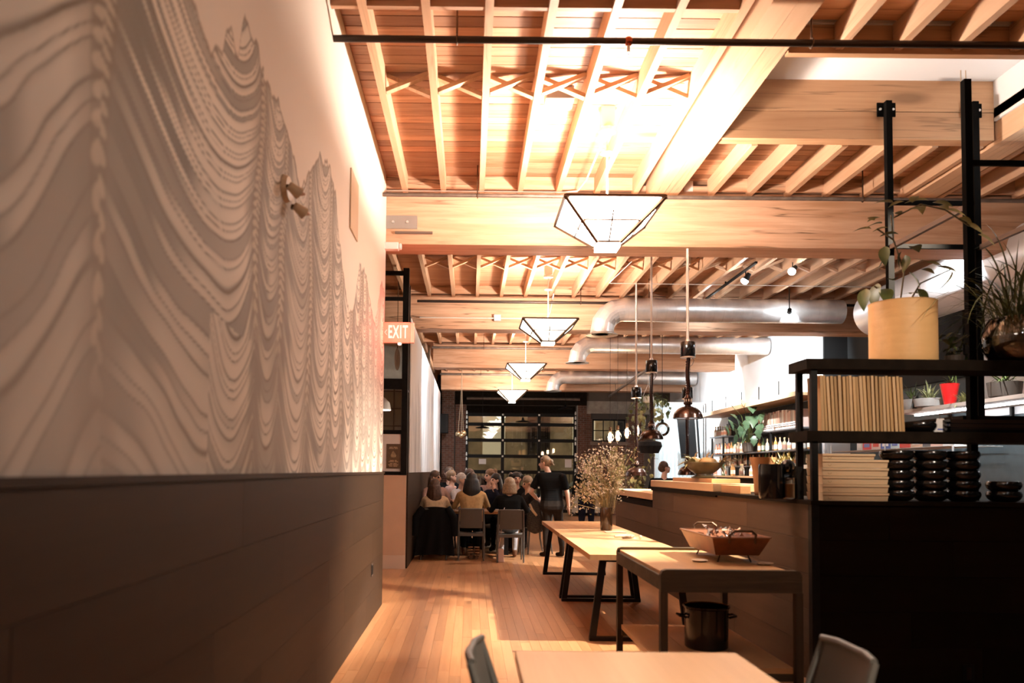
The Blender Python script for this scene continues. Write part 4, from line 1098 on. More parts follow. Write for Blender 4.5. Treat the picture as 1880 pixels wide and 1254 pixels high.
# pass shelf, low end
ps = thing('pass_counter', 'light wood pass counter at the far low end', 'counter', (HX, 10.72, 0))
MB().box((-.02, 0, 1.11), (.62, 2.75, 1.2)).build('counter_top', M_SLAB, ps, bevel=.006)
MB().box((.16, .05, 0), (.58, 2.7, 1.11)).build('cabinet', M_BLACKWOOD, ps)
sl = tag(MB().box((0, 0, 0), (.42, 2.75, .085)).build('serving_slab', M_SLAB, None, (HX - .015, 8.0, HZ), bevel=.006), 'thick light wood serving slab along the counter edge', 'board')
sl2 = tag(MB().box((0, 0, 0), (.30, 1.6, .045)).build('cutting_board', wood('cherry board', (.55, .30, .13), (.40, .19, .075), 'Y', .4, 1.2, .8, .1, .4, False), None, (HX + .08, 8.35, HZ + .085), bevel=.004), 'thinner darker board lying on the serving slab', 'board')
blk = tag(MB().box((0, 0, 0), (.10, .55, .075)).build('wood_block', wood('cherry board', (1, 1, 1), (1, 1, 1)), None, (HX + .02, 7.3, HZ), bevel=.004), 'narrow dark wood block at the end of the serving slab', 'board')

# decorative bowl with squash and dried fronds
bw_ = at(1292, 862, 8.9); bw_.z = HZ + .13
BWL = thing('footed_bowl', 'wide olive stoneware bowl on a foot, full of gourds', 'bowl', bw_)
MB().lathe([(.13, 0), (.14, .012), (.10, .03), (.095, .05), (.15, .09), (.20, .14), (.215, .175), (.205, .178), (.19, .15), (.1, .09), (0, .08)], (0, 0, 0), 32, closed=True).build('bowl_body', mat('olive glaze', (.075, .055, .024), .35, vary=.5, nscale=6), BWL, smooth=True)
for i, (dx, dy, dz, s, c) in enumerate(((.02, -.05, .185, (.085, .075, .05), (.50, .27, .10)), (-.09, .03, .19, (.07, .06, .05), (.55, .40, .18)), (.1, .05, .185, (.06, .06, .045), (.46, .33, .15)))):
    g = thing('gourd', ('orange squash on top of the olive bowl', 'pale gourd on the aisle side of the olive bowl', 'tan gourd on the kitchen side of the olive bowl')[i], 'gourd', bw_ + Vector((dx, dy, dz)))
    mm = MB(); n, kk = 20, 8; vs = []; fs = []
    for a in range(kk + 1):
        th = PI * a / kk - PI / 2
        for j in range(n):
            ph = 2 * PI * j / n; rr = 1 + .06 * math.cos(5 * ph)
            vs.append((s[0] * rr * math.cos(th) * math.cos(ph), s[1] * rr * math.cos(th) * math.sin(ph), s[2] * math.sin(th)))
    fs = [(a * n + j, a * n + (j + 1) % n, (a + 1) * n + (j + 1) % n, (a + 1) * n + j) for a in range(kk) for j in range(n)]
    mm.add(vs, fs).build('flesh', mat('gourd %d' % i, c, .45), g, smooth=True)
    MB().tube([(0, 0, s[2] * .9), (.01, 0, s[2] + .03), (.03, 0, s[2] + .05)], [.012, .008, .007], 6).build('stem', mat('dry stem', (.3, .2, .1), .8), g)


def blade(m, p, d, up, length, width, bend=.3, n=4):
    """Pointed leaf strip from p along d, bending down."""
    p, d, up = Vector(p), Vector(d).normalized(), Vector(up); s = d.cross(up)
    s = s.normalized() if s.length > 1e-3 else Vector((1, 0, 0)); vs = []; q = p.copy(); dd = d.copy()
    for i in range(n + 1):
        t = i / n; w = width * math.sin(PI * min(1, .12 + t * .88)) ** .8 / 2 if t < 1 else .0005
        vs += [q - s * w, q + s * w]
        q = q + dd * (length / n); dd = (dd + Vector((0, 0, -1)) * bend / n).normalized()
    m.add(vs, [(2 * i, 2 * i + 1, 2 * i + 3, 2 * i + 2) for i in range(n)])
    return q


def fronds(name, label, cat, base, n, length, width, spread, tilt, m, seed, bend=.5, dirs=None):
    r = random.Random(seed); b = MB()
    for k in range(n):
        a = r.uniform(0, 2 * PI) if dirs is None else r.gauss(dirs, .6); e = r.uniform(*tilt)
        d = Vector((math.cos(a) * math.cos(e), math.sin(a) * math.cos(e), math.sin(e)))
        p = Vector((r.uniform(-spread, spread), r.uniform(-spread, spread), 0))
        blade(b, p, d, (0, 0, 1), length * r.uniform(.6, 1.1), width * r.uniform(.7, 1.2), bend * r.uniform(.5, 1.4))
    o = b.build(name, m, None, base)
    return tag(o, label, cat, kind='stuff')


M_DRY = mat('dry straw leaf', (.56, .42, .22), .7, vary=.25, nscale=30)
fronds('dried_husks', 'dried straw husks drooping over the kitchen side of the olive bowl', 'dried leaves', bw_ + Vector((.15, 0, .17)), 26, .26, .03, .05, (-.2, .9), M_DRY, 4, 1.6, -.4)
fronds('dried_husks', 'dried green yellow husks over the aisle side of the olive bowl', 'dried leaves', bw_ + Vector((-.13, 0, .18)), 20, .2, .035, .05, (.0, .9), mat('dry green leaf', (.42, .36, .13), .7, vary=.3, nscale=30), 5, 1.2, 2.9)

# tall tapered vase, black jug, small jar
def on(px, py, Yy, z): p = at(px, py, Yy); p.z = z; return p
v = on(1400, 885, 6.9, HZ)
tag(MB().lathe([(.06, 0), (.068, .01), (.072, .1), (.088, .25), (.105, .31), (.108, .33), (.098, .33), (.08, .25), (.06, .03), (0, .02)], (0, 0, 0), 28, closed=True).build('tapered_vase', mat('terracotta wood', (.36, .17, .07), .5, vary=.2, nscale=10), None, v, smooth=True), 'tall brown tapered vase behind the black jug', 'vase')
fronds('vase_grass', 'short dry grass standing behind the black jug', 'dried grass', on(1440, 850, 6.6, HZ + .26), 40, .12, .012, .07, (.6, 1.4), mat('olive dry grass', (.36, .30, .11), .7, vary=.3, nscale=30), 8, .5)
tag(MB().lathe([(.05, 0), (.06, .01), (.06, .24), (.05, .26), (.0, .26)], (0, 0, 0), 20).build('grass_pot', mat('dark clay', (.05, .035, .025), .6), None, on(1440, 850, 6.6, HZ)), 'dark pot hidden behind the black jug', 'pot')
jg = thing('black_jug', 'glossy black jug with a side spout on the counter', 'jug', on(1416, 905, 6.1, HZ))
MB().lathe([(.085, 0), (.092, .012), (.094, .24), (.09, .262), (.082, .262), (.08, .02), (0, .015)], (0, 0, 0), 28, closed=True).build('jug_body', M_BLKGLOSS, jg, smooth=True)
MB().tube([(.085, 0, .16), (.13, 0, .18), (.16, -.01, .22), (.165, -.01, .25)], [.04, .045, .042, .045], 12).build('spout', M_BLKGLOSS, jg)
MB().ball((.12, -.02, .245), .055, 14, 8).build('spout_cup', M_BLKGLOSS, jg)
jr = thing('glass_jar', 'small jar of amber liquid between jug and shelf', 'jar', on(1451, 905, 6.02, HZ))
MB().lathe([(.048, 0), (.052, .008), (.052, .15), (.05, .16), (.046, .16), (.047, .01), (0, .008)], (0, 0, 0), 20, closed=True).build('glass', glass_mat('jar glass', (.95, .93, .9), .03, .08), jr)
MB().lathe([(.046, .01), (.046, .115)], (0, 0, 0), 20).build('liquid', mat('amber liquid', (.50, .20, .05), .3), jr)

# =================================================================== black open shelf unit on the counter
su = thing('shelf_unit', 'black open shelf unit standing on the counter corner', 'shelf', (HX, HY, HZ))
SW, SD = 2.6, .28
for nm, z in (('shelf_board', .425), ('shelf_board', .945)):
    MB().box((-.04, -.02, z), (SW, SD + .03, z + .075)).build(nm, M_BLACKWOOD, su)
for x in (0, SW - .05):
    for y in (.0, SD - .03):
        MB().box((x, y, 0), (x + .045, y + .035, .945)).build('post', M_BLACK, su)
MZ, TZ = HZ + .50, HZ + 1.02

# row of thin menu boards
r = random.Random(2)
M_MENU = [wood('menu board %d' % i, c, tuple(q * .8 for q in c), 'Z', .55, 1.5, .6, .2, .3, False) for i, c in enumerate(((.62, .40, .19), (.55, .34, .15), (.66, .45, .24)))]
x = HX + .085
for k in range(23):
    w = r.uniform(.0215, .026); h = .40 + r.uniform(-.008, .006)
    o = MB().box((0, 0, 0), (w * .78, .22, h)).build('menu_board', M_MENU[k % 3], None, (x, HY + .02 + r.uniform(0, .012), MZ)); o.rotation_euler = (0, -.035 - .012 * math.sin(k * .7), 0)
    ordn = ['first', 'second', 'third', 'fourth', 'fifth', 'sixth', 'seventh', 'eighth', 'ninth', 'tenth', 'eleventh', 'twelfth', 'thirteenth', 'fourteenth', 'fifteenth', 'sixteenth', 'seventeenth', 'eighteenth', 'nineteenth', 'twentieth', 'twenty-first', 'twenty-second', 'twenty-third'][k]
    tag(o, 'thin tan wooden menu board, %s from the shelf post' % ordn, 'menu board', 'upright menu boards on the shelf')
    x += w + .0025

# wooden trays stacked on the lowest level
M_TRAY = wood('pale tray wood', (.74, .56, .36), (.62, .44, .26), 'X', .5, 1.4, .6, .08, .3, False)
NTH = ['bottom', 'second from the bottom', 'third from the bottom', 'fourth from the bottom', 'fifth from the bottom', 'topmost']
for k in range(6):
    z = HZ + k * .0595; w = .475 if k < 5 else .38; h = .057 if k < 5 else .04
    t = thing('wooden_tray', 'pale wooden tray, %s of the stack on the counter' % NTH[k], 'tray', (HX + .075, HY + .0, z), 0, 'stacked wooden trays')
    b = frust(w / 2 - .006, .13, w / 2, .136, 0, h, .01); b.build('tray_box', M_TRAY, t, (w / 2, .14, 0))
    MB().box((0, -.002, h - .016), (w, .004, h - .001)).build('lip', M_TRAY, t)
    MB().tube([(.055 + .013 * math.cos(q), 0.0095, h * .45 + .013 * math.sin(q)) for q in [j * PI / 6 for j in range(13)]], .0025, 5).build('ring_mark', mat('ring mark', (.42, .25, .12), .6), t)

# black bowls in stacks
BOWL = MB().lathe([(.07, 0), (.08, .003), (.104, .018), (.117, .042), (.118, .058), (.11, .076), (.104, .077), (.108, .055), (.095, .02), (0, .014)], (0, 0, 0), 28, closed=True).mesh('bowl', mat('black glazed bowl', (.006, .0055, .005), .16, 0, .5, coat=.25), True)
for s, (px, nn, nm) in enumerate(((1647, 5, 'beside the wooden trays'), (1708, 5, 'in the middle'), (1768, 5, 'beside the teal wall gap'), (1843, 2, 'nearest the frame edge'))):
    p = on(px, 905, HY + .13, HZ)
    for k in range(nn):
        o = link('black_bowl', BOWL, None, (p.x, p.y, HZ + k * .0725)); tag(o, 'black glazed bowl, %s of the stack %s' % (NTH[k] if k < nn - 1 else 'topmost', nm), 'bowl', 'stacked black bowls on the counter')
        o.scale = (.98, .98, 1)
p = on(1687, 790, HY + .14, MZ)
o = link('black_bowl', BOWL, None, (p.x, p.y, MZ)); tag(o, 'single low black bowl beside the menu boards', 'bowl')
# flat black trays on the middle shelf
for k in range(3):
    o = MB(); o = frust(.30, .115, .32, .125, 0, .03, .008).build('black_tray', M_BLKGLOSS, None, (HX + 1.32, HY + .14, MZ + k * .032)); tag(o, 'flat black tray, %s of three on the middle shelf' % ('bottom', 'middle', 'topmost')[k], 'tray', 'black trays on the middle shelf')
cdn = thing('tent_card', 'white folded tent card leaning on the middle shelf', 'card', on(1728, 792, HY + .1, MZ))
MB().prism([(-.055, 0), (.055, 0), (.02, .105), (-.03, .105)], .004).build('sheet', mat('white paper', (.78, .75, .72), .7), cdn)
MB().box((-.028, -.0035, .02), (.012, -.0022, .03)).build('print', mat('blue print', (.12, .16, .45), .6), cdn)
MB().tube([(-.01, .0, .1), (-.01, 0, .135), (.07, 0, .135), (.09, 0, .08)], .003, 6).build('wire_clip', M_BRONZE, cdn)

# round wooden tub with a climbing plant on the top shelf
tp = on(1658, 660, HY + .24, TZ)
tw = thing('wooden_tub', 'tall round pale wood tub on top of the shelf', 'planter', tp)
R_ = .232
prof = [(R_ * .99, 0)]
for k in range(7): prof += [(R_, .008 + k * .065), (R_, .058 + k * .065), (R_ * .998, .0655 + k * .065)]
prof += [(R_ * 1.01, .46), (R_ * .97, .46), (R_ * .95, .05), (0, .05)]
MB().lathe(prof, (0, 0, 0), 48, closed=True).build('tub_body', wood('steamed bamboo', (.74, .46, .20), (.60, .34, .13), 'X', .5, .8, .8, 0, .35, False), tw, smooth=True)
MB().lathe([(0, .40), (R_ * .94, .40)], (0, 0, 0), 24).build('soil', mat('potting soil', (.03, .02, .013), .95), tw)

M_LEAF = mat('mid green leaf', (.085, .11, .028), .42, vary=.35, nscale=9)
M_LEAFP = mat('pale green leaf', (.30, .30, .14), .45, vary=.3, nscale=9)
M_LEAFD = mat('deep green leaf', (.035, .06, .03), .35, vary=.35, nscale=9)
M_STEM = mat('plant stem', (.12, .09, .04), .6)


def leaf_mesh(length, width, m, fold=.25, lobes=0, n=7):
    vs = []; fs = []
    for i in range(n + 1):
        t = i / n; w = width / 2 * (math.sin(PI * t ** .75) ** .9 if 0 < t < 1 else .02)
        if lobes: w *= .72 + .28 * abs(math.cos(PI * t * lobes))
        y = length * t; z = -.35 * length * t * t
        vs += [(-w, y, z + fold * w), (0, y, z), (w, y, z + fold * w)]
    for i in range(n): fs += [(3 * i, 3 * i + 1, 3 * i + 4, 3 * i + 3), (3 * i + 1, 3 * i + 2, 3 * i + 5, 3 * i + 4)]
    return MB().add(vs, fs).mesh('leaf', m, True)


LEAF = [leaf_mesh(.17, .10, M_LEAF), leaf_mesh(.13, .055, M_LEAFP), leaf_mesh(.09, .06, M_LEAF), leaf_mesh(.34, .27, M_LEAFD, .2, 3, 14), leaf_mesh(.1, .085, M_LEAFP)]


def leaf_at(parent, base, p, kind, az, el=.2, s=1.0, roll=0.0):
    if kind in (0, 3, 4): el -= .95
    o = link('leaf', LEAF[kind], parent, Vector(p) - Vector(base)); o.rotation_euler = (el, roll, az); o.scale = (s, s, s)
    return o


vn = thing('climbing_plant', 'tall leafy plant climbing the black post above the wooden tub', 'plant', tp + Vector((0, 0, .40)))
B = vn.location
def vine(pts): MB().tube([Vector(p) - B for p in pts], .006, 6).build('stem', M_STEM, vn)
y0 = tp.y
vine([B, at(1652, 560, y0), at(1660, 500, y0 + .05), at(1640, 440, y0), at(1636, 395, y0)])
vine([B, at(1675, 545, y0), at(1690, 520, y0), at(1745, 495, y0 + .05)])
vine([at(1640, 440, y0), at(1610, 420, y0)]); vine([B, at(1630, 545, y0), at(1605, 525, y0 - .03)])
vine([at(1640, 400, y0), at(1690, 375, y0), at(1735, 385, y0)])
for px, py, kd, az, el, s in ((1625, 452, 0, 2.3, -.3, .85), (1662, 468, 0, -1.2, -.5, .8), (1655, 462, 0, .9, -.2, .7), (1748, 497, 0, -1.9, -.9, 1.0), (1700, 482, 1, -1.6, .1, .9), (1612, 520, 0, 1.9, -.2, 1.2), (1640, 515, 2, 2.6, .2, 1.2),
                             (1620, 410, 1, 1.7, .0, 1.1), (1605, 405, 1, 2.2, .3, .8), (1630, 418, 1, .9, .2, .8), (1640, 372, 1, 1.6, .25, 1.1), (1660, 370, 1, .4, .3, 1.0), (1690, 378, 1, -.6, .2, 1.2), (1712, 372, 1, -1.4, .2, 1.3), (1735, 385, 1, -1.9, -.1, 1.1), (1668, 385, 1, -2.2, .1, .9), (1640, 540, 2, 1.2, .5, 1.2), (1672, 540, 2, -1, .5, 1.1), (1770, 410, 1, -1.6, -.2, 1.2), (1795, 430, 1, -1.9, -.4, 1.1), (1600, 420, 1, 1.4, .2, 1.0), (1618, 400, 1, .3, .4, 1.0), (1632, 470, 0, 1.2, .3, .8), (1676, 452, 2, -.8, .2, 1.5), (1668, 500, 0, -2.2, .2, .9), (1650, 430, 2, .8, .4, 1.4), (1690, 495, 1, -1.2, .2, 1.1), (1720, 490, 1, -1.7, 0, 1.2), (1625, 530, 0, 2.8, .3, 1.0), (1652, 395, 1, 2.4, .2, 1.1), (1705, 368, 1, .9, .4, 1.2), (1725, 378, 1, -.9, .3, 1.2), (1675, 372, 1, 2.8, .3, 1.2), (1760, 400, 1, -1.2, .1, 1.1), (1590, 530, 0, 2.2, -.1, 1.0), (1685, 530, 0, -1.4, .2, .9)):
    leaf_at(vn, B, at(px, py, y0 + random.uniform(-.05, .05)), kd, az, el, s)
vine([at(1735, 385, y0), at(1780, 415, y0)])

# small leafy plant beside the tub
sb = on(1752, 665, HY + .2, TZ)
sp_ = thing('potted_herb', 'small bushy leafy plant beside the wooden tub', 'plant', sb)
MB().lathe([(.05, 0), (.065, .02), (.07, .06), (.062, .062), (0, .05)], (0, 0, 0), 18, closed=True).build('pot', mat('dark clay', (1, 1, 1)), sp_)
r = random.Random(9)
for k in range(34):
    p = Vector((r.gauss(0, .055), r.gauss(0, .045), .05 + abs(r.gauss(.08, .07))))
    leaf_at(sp_, (0, 0, 0), p, 2, r.uniform(0, 6.28), r.uniform(-.4, .6), r.uniform(.5, .95))
for k in range(5): MB().tube([(0, 0, .05), (r.gauss(0, .03), r.gauss(0, .03), .12), (r.gauss(0, .05), r.gauss(0, .04), .22)], .003, 5).build('stem', M_STEM, sp_)

# glass terrarium bowl with trailing grass
gb = on(1866, 668, HY + .12, TZ)
tr = thing('glass_terrarium', 'round glass bowl of soil with trailing grassy plants', 'terrarium', gb)
MB().lathe([(.12, 0), (.17, .02), (.215, .1), (.225, .19), (.20, .28), (.17, .33), (.165, .33), (.195, .28), (.219, .19), (.208, .1), (.16, .025), (0, .008)], (0, 0, 0), 36, closed=True).build('glass_bowl', glass_mat('terrarium glass', (.92, .93, .9), .02, .07), tr, smooth=True)
MB().lathe([(.11, .012), (.155, .03), (.203, .1), (.212, .16), (.2, .19), (0, .2)], (0, 0, 0), 30).build('soil', mat('terrarium soil', (.12, .06, .025), .9, vary=.4, nscale=25), tr)
r = random.Random(12); gr = MB()
for k in range(150):
    a = r.uniform(0, 2 * PI); e = r.uniform(.75, 1.5); d = Vector((math.cos(a) * math.cos(e), math.sin(a) * math.cos(e), math.sin(e)))
    blade(gr, (r.gauss(0, .08), r.gauss(0, .06), .2), d, (0, 0, 1), r.uniform(.55, 1.1), .013, r.uniform(1.5, 3.0), 9)
g = gr.build('grass_blades', mat('trailing grass', (.085, .095, .03), .5, vary=.45, nscale=25), tr); g['kind'] = 'stuff'
hg_ = thing('plant_hanger', 'pair of thin cords hanging beside the black rack post', 'cords', at(1775, 500, 6.35))
for dx in (-.02, .02): MB().cyl((dx, 0, -.2), (dx, 0, DECK - hg_.location.z), .004, n=6).build('cord', mat('twine', (1, 1, 1)), hg_)

M_RACK = mat('matt black rack steel', (.004, .0035, .003), .8, spec=.03)
# steel frame hung from the header
fr = thing('steel_rack', 'black steel rack of posts hung from the ceiling header', 'rack', (3.83, 7.22, 0))
for x, y, zt in ((0, 0, 4.93), (.80, 0, 4.93), (0, -1.15, 4.555), (.80, -1.15, 4.555)):
    MB().box((x - .027, y - .027, HZ if y else 1.86), (x + .027, y + .027, zt)).build('post', M_RACK, fr)
for x in (0, .80):
    MB().box((x - .085, .024, 4.80), (x + .085, .036, 4.93)).build('bracket_plate', M_RACK, fr)
    for dx in (-.06, .06): MB().cyl((x + dx, .022, 4.865), (x + dx, .012, 4.865), .012, n=6).build('bolt', M_STEEL, fr)
    MB().bar((x, 0, 3.56), (x, -1.15, 3.56), .035, .04).build('depth_bar', mat('grey bar', (.15, .11, .09), .5), fr)
MB().bar((0, -1.15, 3.90), (.8, -1.15, 3.90), .03, .04).build('cross_bar', M_RACK, fr)
MB().bar((0, 0, 3.98), (.8, 0, 3.98), .03, .04).build('cross_bar', M_RACK, fr)
MB().bar((0, -.05, 3.56), (.8, -.05, 3.56), .03, .04).build('cross_bar', M_RACK, fr)
for k in range(4):
    MB().box((-.05, -1.12 + k * .29, 1.90), (.85, -1.12 + (k + 1) * .29 - .01, 1.94)).build('shelf_plank', M_BLACKWOOD, fr)
# =================================================================== back bar along the right wall
bb = thing('back_bar', 'tall dark back bar with wood canopy on the right wall', 'back bar', (6.86, 18.4, 0))
MB().box((-.66, -3.3, 2.98), (.03, 3.4, 3.04)).build('canopy', wood('canopy fir', (.50, .30, .16), (.34, .18, .08), 'Y', .6, 1, .8, .0), bb)
MB().box((-.685, -3.3, 2.965), (-.66, 3.4, 3.06)).build('canopy_fascia', wood('canopy edge', (.62, .44, .28), (.45, .28, .15), 'Y', .6, 1, .8, .0), bb)
for k in range(6): MB().cyl((-.4, -2.9 + k * 1.15, 3.04), (-.4, -2.9 + k * 1.15, 3.42), .012, n=6).build('canopy_rod', M_BLACK, bb)
MB().box((.0, -2.8, 1.42), (.03, 2.75, 2.97)).build('back_panel', mat('near black panel', (.012, .011, .010), .6), bb)
sl_ = MB()
for k in range(108): sl_.box((-.02, -2.78 + k * .051, 1.43), (.0, -2.78 + k * .051 + .028, 2.96))
o = sl_.build('slat_facing', mat('dark slat', (.035, .028, .022), .55), bb); o['kind'] = 'stuff'
M_SHELF = mat('grey shelf edge', (.16, .15, .15), .45, .5)
for ya, yb, z, w in ((-2.75, .55, 2.41, .34), (2.15, 3.3, 2.45, .34), (-2.75, 3.2, 1.97, .42), (-2.75, 3.0, 1.66, .34)):
    MB().box((-w, ya, z - .03), (-.021, yb, z)).build('shelf_board', M_SHELF, bb)
for y in (-1.05, .4, 2.2, 3.15): MB().box((-.33, y - .02, 1.42), (-.29, y + .02, 2.41)).build('upright', M_BLACK, bb)
MB().box((-.7, -2.8, 0), (.03, 3.2, 1.38)).build('base_cabinet', M_BLACKWOOD, bb)
MB().box((-.74, -2.85, 1.38), (.03, 3.25, 1.42)).build('counter_top', M_SLAB, bb)

BOT = []
r = random.Random(21)
BC = [(.45, .20, .06), (.62, .42, .28), (.10, .14, .06), (.66, .58, .50), (.35, .10, .05), (.30, .24, .16)]
for k, c in enumerate(BC):
    h = (.30, .27, .31, .24, .28, .26)[k]; q = (.038, .042, .037, .045, .04, .05)[k]
    m = mat('bottle glass %d' % k, c, .12, 0, .6, coat=.4)
    body = MB().lathe([(q * .9, 0), (q, .006), (q, h * .58), (q * .75, h * .68), (q * .33, h * .76), (q * .33, h * .93), (q * .4, h * .94), (q * .4, h)], (0, 0, 0), 12).mesh('bottle_body', m, True)
    lab = MB().lathe([(q + .001, h * .14), (q + .001, h * .46)], (0, 0, 0), 12, closed=True).mesh('paper_label', mat('bottle label %d' % k, ((.75, .6, .5), (.78, .72, .62), (.7, .66, .5), (.6, .25, .15), (.72, .6, .45), (.25, .12, .08))[k], .6))
    cap = MB().lathe([(q * .42, h * .97), (q * .42, h * 1.05)], (0, 0, 0), 10).mesh('cap', mat('bottle cap %d' % (k % 2), ((.02, .02, .02), (.5, .35, .15))[k % 2], .4))
    BOT.append((body, lab, cap))
CN = ['amber', 'peach', 'olive green', 'cream', 'red brown', 'tan']


def bottle(k, loc, label, group):
    t = thing('bottle', label, 'bottle', loc, 0, group)
    link('bottle_body', BOT[k][0], t); link('paper_label', BOT[k][1], t); link('cap', BOT[k][2], t)


ORD = ['first', 'second', 'third', 'fourth', 'fifth', 'sixth', 'seventh', 'eighth', 'ninth', 'tenth', 'eleventh', 'twelfth', 'thirteenth', 'fourteenth', 'fifteenth', 'sixteenth', 'seventeenth', 'eighteenth', 'nineteenth', 'twentieth']
for ya, yb, z, n, where, depth in ((20.65, 21.55, 2.45, 9, 'short upper shelf beside the monstera', .17), (15.8, 21.4, 1.97, 46, 'long middle shelf of the back bar', .2), (15.9, 21.2, 1.66, 26, 'low shelf of the back bar', .17), (16.2, 20.8, 1.42, 14, 'counter of the back bar', .45)):
    cnt = [0] * 6
    for i in range(n):
        k = r.randrange(6); y = lerp(yb, ya, (i + .5) / n)
        if z == 1.97 and 18.2 < y < 18.95: continue
        bottle(k, (6.86 - depth + (.09 if i % 2 else -.06), y, z), '%s %s bottle from the screen, %s' % (ORD[cnt[k]], CN[k], where), 'bottles on the ' + where)
        cnt[k] += 1
# row of pale books and folders
x = 15.75; i = 0; fc = [0] * 6
PK = [(.72, .50, .42), (.74, .62, .54), (.66, .42, .34), (.76, .70, .64), (.45, .38, .34), (.70, .48, .40)]
while x < 18.0:
    w = r.uniform(.06, .12); h = r.uniform(.33, .41); c = i % 6
    nm = ('rose', 'beige', 'salmon', 'white', 'grey', 'pink')[c]
    b = thing('folder', '%s %s folder from the shelf unit end of the back bar row' % (ORD[fc[c]], nm), 'folder', (6.66, x, 2.41), 0, 'tall folders on the back bar'); fc[c] += 1
    MB().box((-.13, 0, 0), (.13, w * .85, h)).build('cover', mat('folder %d' % c, PK[c], .6), b)
    MB().box((-.133, w * .2, h * .1), (-.13, w * .65, h * .3)).build('spine_tag', mat('white paper', (1, 1, 1)), b)
    x += w; i += 1
tag(MB().tube([(6.5, 15.8, 2.41), (6.5, 15.8, 2.5), (6.5, 17.9, 2.5), (6.5, 17.9, 2.41)], .008, 6).tube([(6.5, 17.0, 2.41), (6.5, 17.0, 2.5)], .008, 6).build('book_rail', M_BRONZE), 'thin wire rail in front of the folders', 'rail')

# monstera
mo = thing('monstera', 'large glossy monstera with split leaves on the back bar', 'plant', (6.5, 18.6, 1.97))
MB().lathe([(.11, 0), (.13, .02), (.15, .22), (.14, .23), (0, .2)], (0, 0, 0), 20, closed=True).build('pot', mat('dark clay', (1, 1, 1)), mo)
for px, py, az, el, s in ((1352, 775, 1.8, .1, 1.15), (1372, 790, -2.2, -.3, 1.1), (1345, 792, 2.4, -.4, 1.1), (1388, 770, -1.2, .2, 1.2), (1380, 755, -.4, .3, 1.0), (1398, 785, -1.7, -.2, 1.1), (1362, 800, 3.0, -.6, 1.0), (1336, 778, 1.5, -.1, 1.0), (1360, 742, .8, .5, .7), (1384, 738, -1.0, .3, .7), (1342, 752, 1.9, .1, .6), (1402, 765, -1.9, 0, .9), (1340, 768, 1.2, .2, .8), (1368, 780, .3, .1, .85), (1392, 796, -1.4, -.3, .8), (1350, 806, 1.0, -.3, .8), (1376, 772, -.8, .3, .8), (1330, 790, 1.6, 0, .8), (1384, 808, -.5, -.4, .8), (1358, 790, .6, -.1, .9)):
    p = at(px, py - 8, 17.6 + r.uniform(-.3, .3)) - mo.location
    leaf_at(mo, (0, 0, 0), p, 3 if s > .75 else 4, PI + az * .6, el + r.uniform(-.3, .5), s * .82 if s > .75 else s * 2.4)
    MB().tube([(0, 0, .2), (p.x * .4, p.y * .4, p.z * .8), p], .006, 5).build('stalk', M_LEAF, mo)

# =================================================================== kitchen wall: shelf of pots, wire shelf of boxes
ks = thing('pot_shelf', 'long wall shelf of plants on the kitchen wall', 'shelf', (7.0, 10.8, 2.47))
MB().box((-.38, -4, -.05), (.38, 1.6, .0)).build('shelf_board', wood('grey shelf plank', (.42, .34, .29), (.30, .23, .18), 'Y', .6, 1, .8, 0), ks)
MB().box((-.10, -4, -.075), (-.04, 1.55, -.05)).build('light_strip', mat('cool strip light', (1, 1, 1), .5, emit=(.92, .95, 1.0), estr=12), ks)
for y in (-3, 0, 1.4): MB().box((.34, y - .02, -.35), (.38, y + .02, -.05)).build('bracket', M_BLACK, ks)
Z = 2.47


def cup(name, label, cat, px, py, Y, z, prof, m, parts=None):
    p = at(px, py, Y); p.z = z
    t = thing(name, label, cat, p)
    MB().lathe(prof, (0, 0, 0), 24, closed=True).build('pot', m, t, smooth=True)
    return t


M_GREYP = mat('grey stoneware', (.34, .31, .28), .6, vary=.15)
rc = cup('red_planter', 'bright red tapered planter on the kitchen wall shelf', 'planter', 1744, 735, 11.2, Z, [(.07, 0), (.075, .01), (.12, .28), (.125, .3), (.11, .3), (.09, .26), (0, .25)], mat('bright red enamel', (.62, .012, .012), .35))
g1 = cup('stone_planter', 'wide grey planter with spiky grass on the kitchen wall shelf', 'planter', 1706, 738, 11.7, Z, [(.14, 0), (.19, .02), (.21, .13), (.2, .135), (0, .11)], M_GREYP)
g2 = cup('stone_planter', 'grey planter partly hidden behind the menu boards', 'planter', 1676, 742, 12.2, Z, [(.12, 0), (.14, .02), (.17, .16), (.16, .165), (0, .14)], M_GREYP)
g3 = cup('stone_planter', 'dark low planter behind the rack post', 'planter', 1845, 728, 10.1, Z, [(.14, 0), (.18, .02), (.2, .2), (.19, .2), (0, .17)], mat('dark clay', (1, 1, 1)))
for t, z, n, l, m in ((g1, .12, 50, .3, M_LEAFP), (g2, .15, 30, .3, M_LEAF), (rc, .27, 24, .2, M_LEAF), (g3, .18, 40, .35, M_LEAF)):
    rr = random.Random(n); b = MB()
    for k in range(n):
        a, e = rr.uniform(0, 6.28), rr.uniform(.4, 1.4)
        blade(b, (rr.gauss(0, .03), rr.gauss(0, .03), z), (math.cos(a) * math.cos(e), math.sin(a) * math.cos(e), math.sin(e)), (0, 0, 1), l * rr.uniform(.6, 1.2), .018, rr.uniform(.5, 1.6))
    o = b.build('grass_blades', m, t); o['kind'] = 'stuff'
bt = cup('black_bottle', 'small black bottle with a thin stick between the grey planters', 'bottle', 1681, 742, 11.85, Z, [(.05, 0), (.055, .02), (.05, .1), (.038, .16), (.04, .19), (0, .19)], M_BLKGLOSS)
MB().cyl((0, 0, .19), (.0, 0, .38), .004, n=5).build('stick', M_BLACK, bt)
fronds('kitchen_ivy', 'pale trailing ivy at the end of the kitchen wall shelf', 'plant', on(1772, 722, 10.9, Z), 60, .22, .035, .08, (-.1, 1.2), M_LEAFP, 31, 1.5)

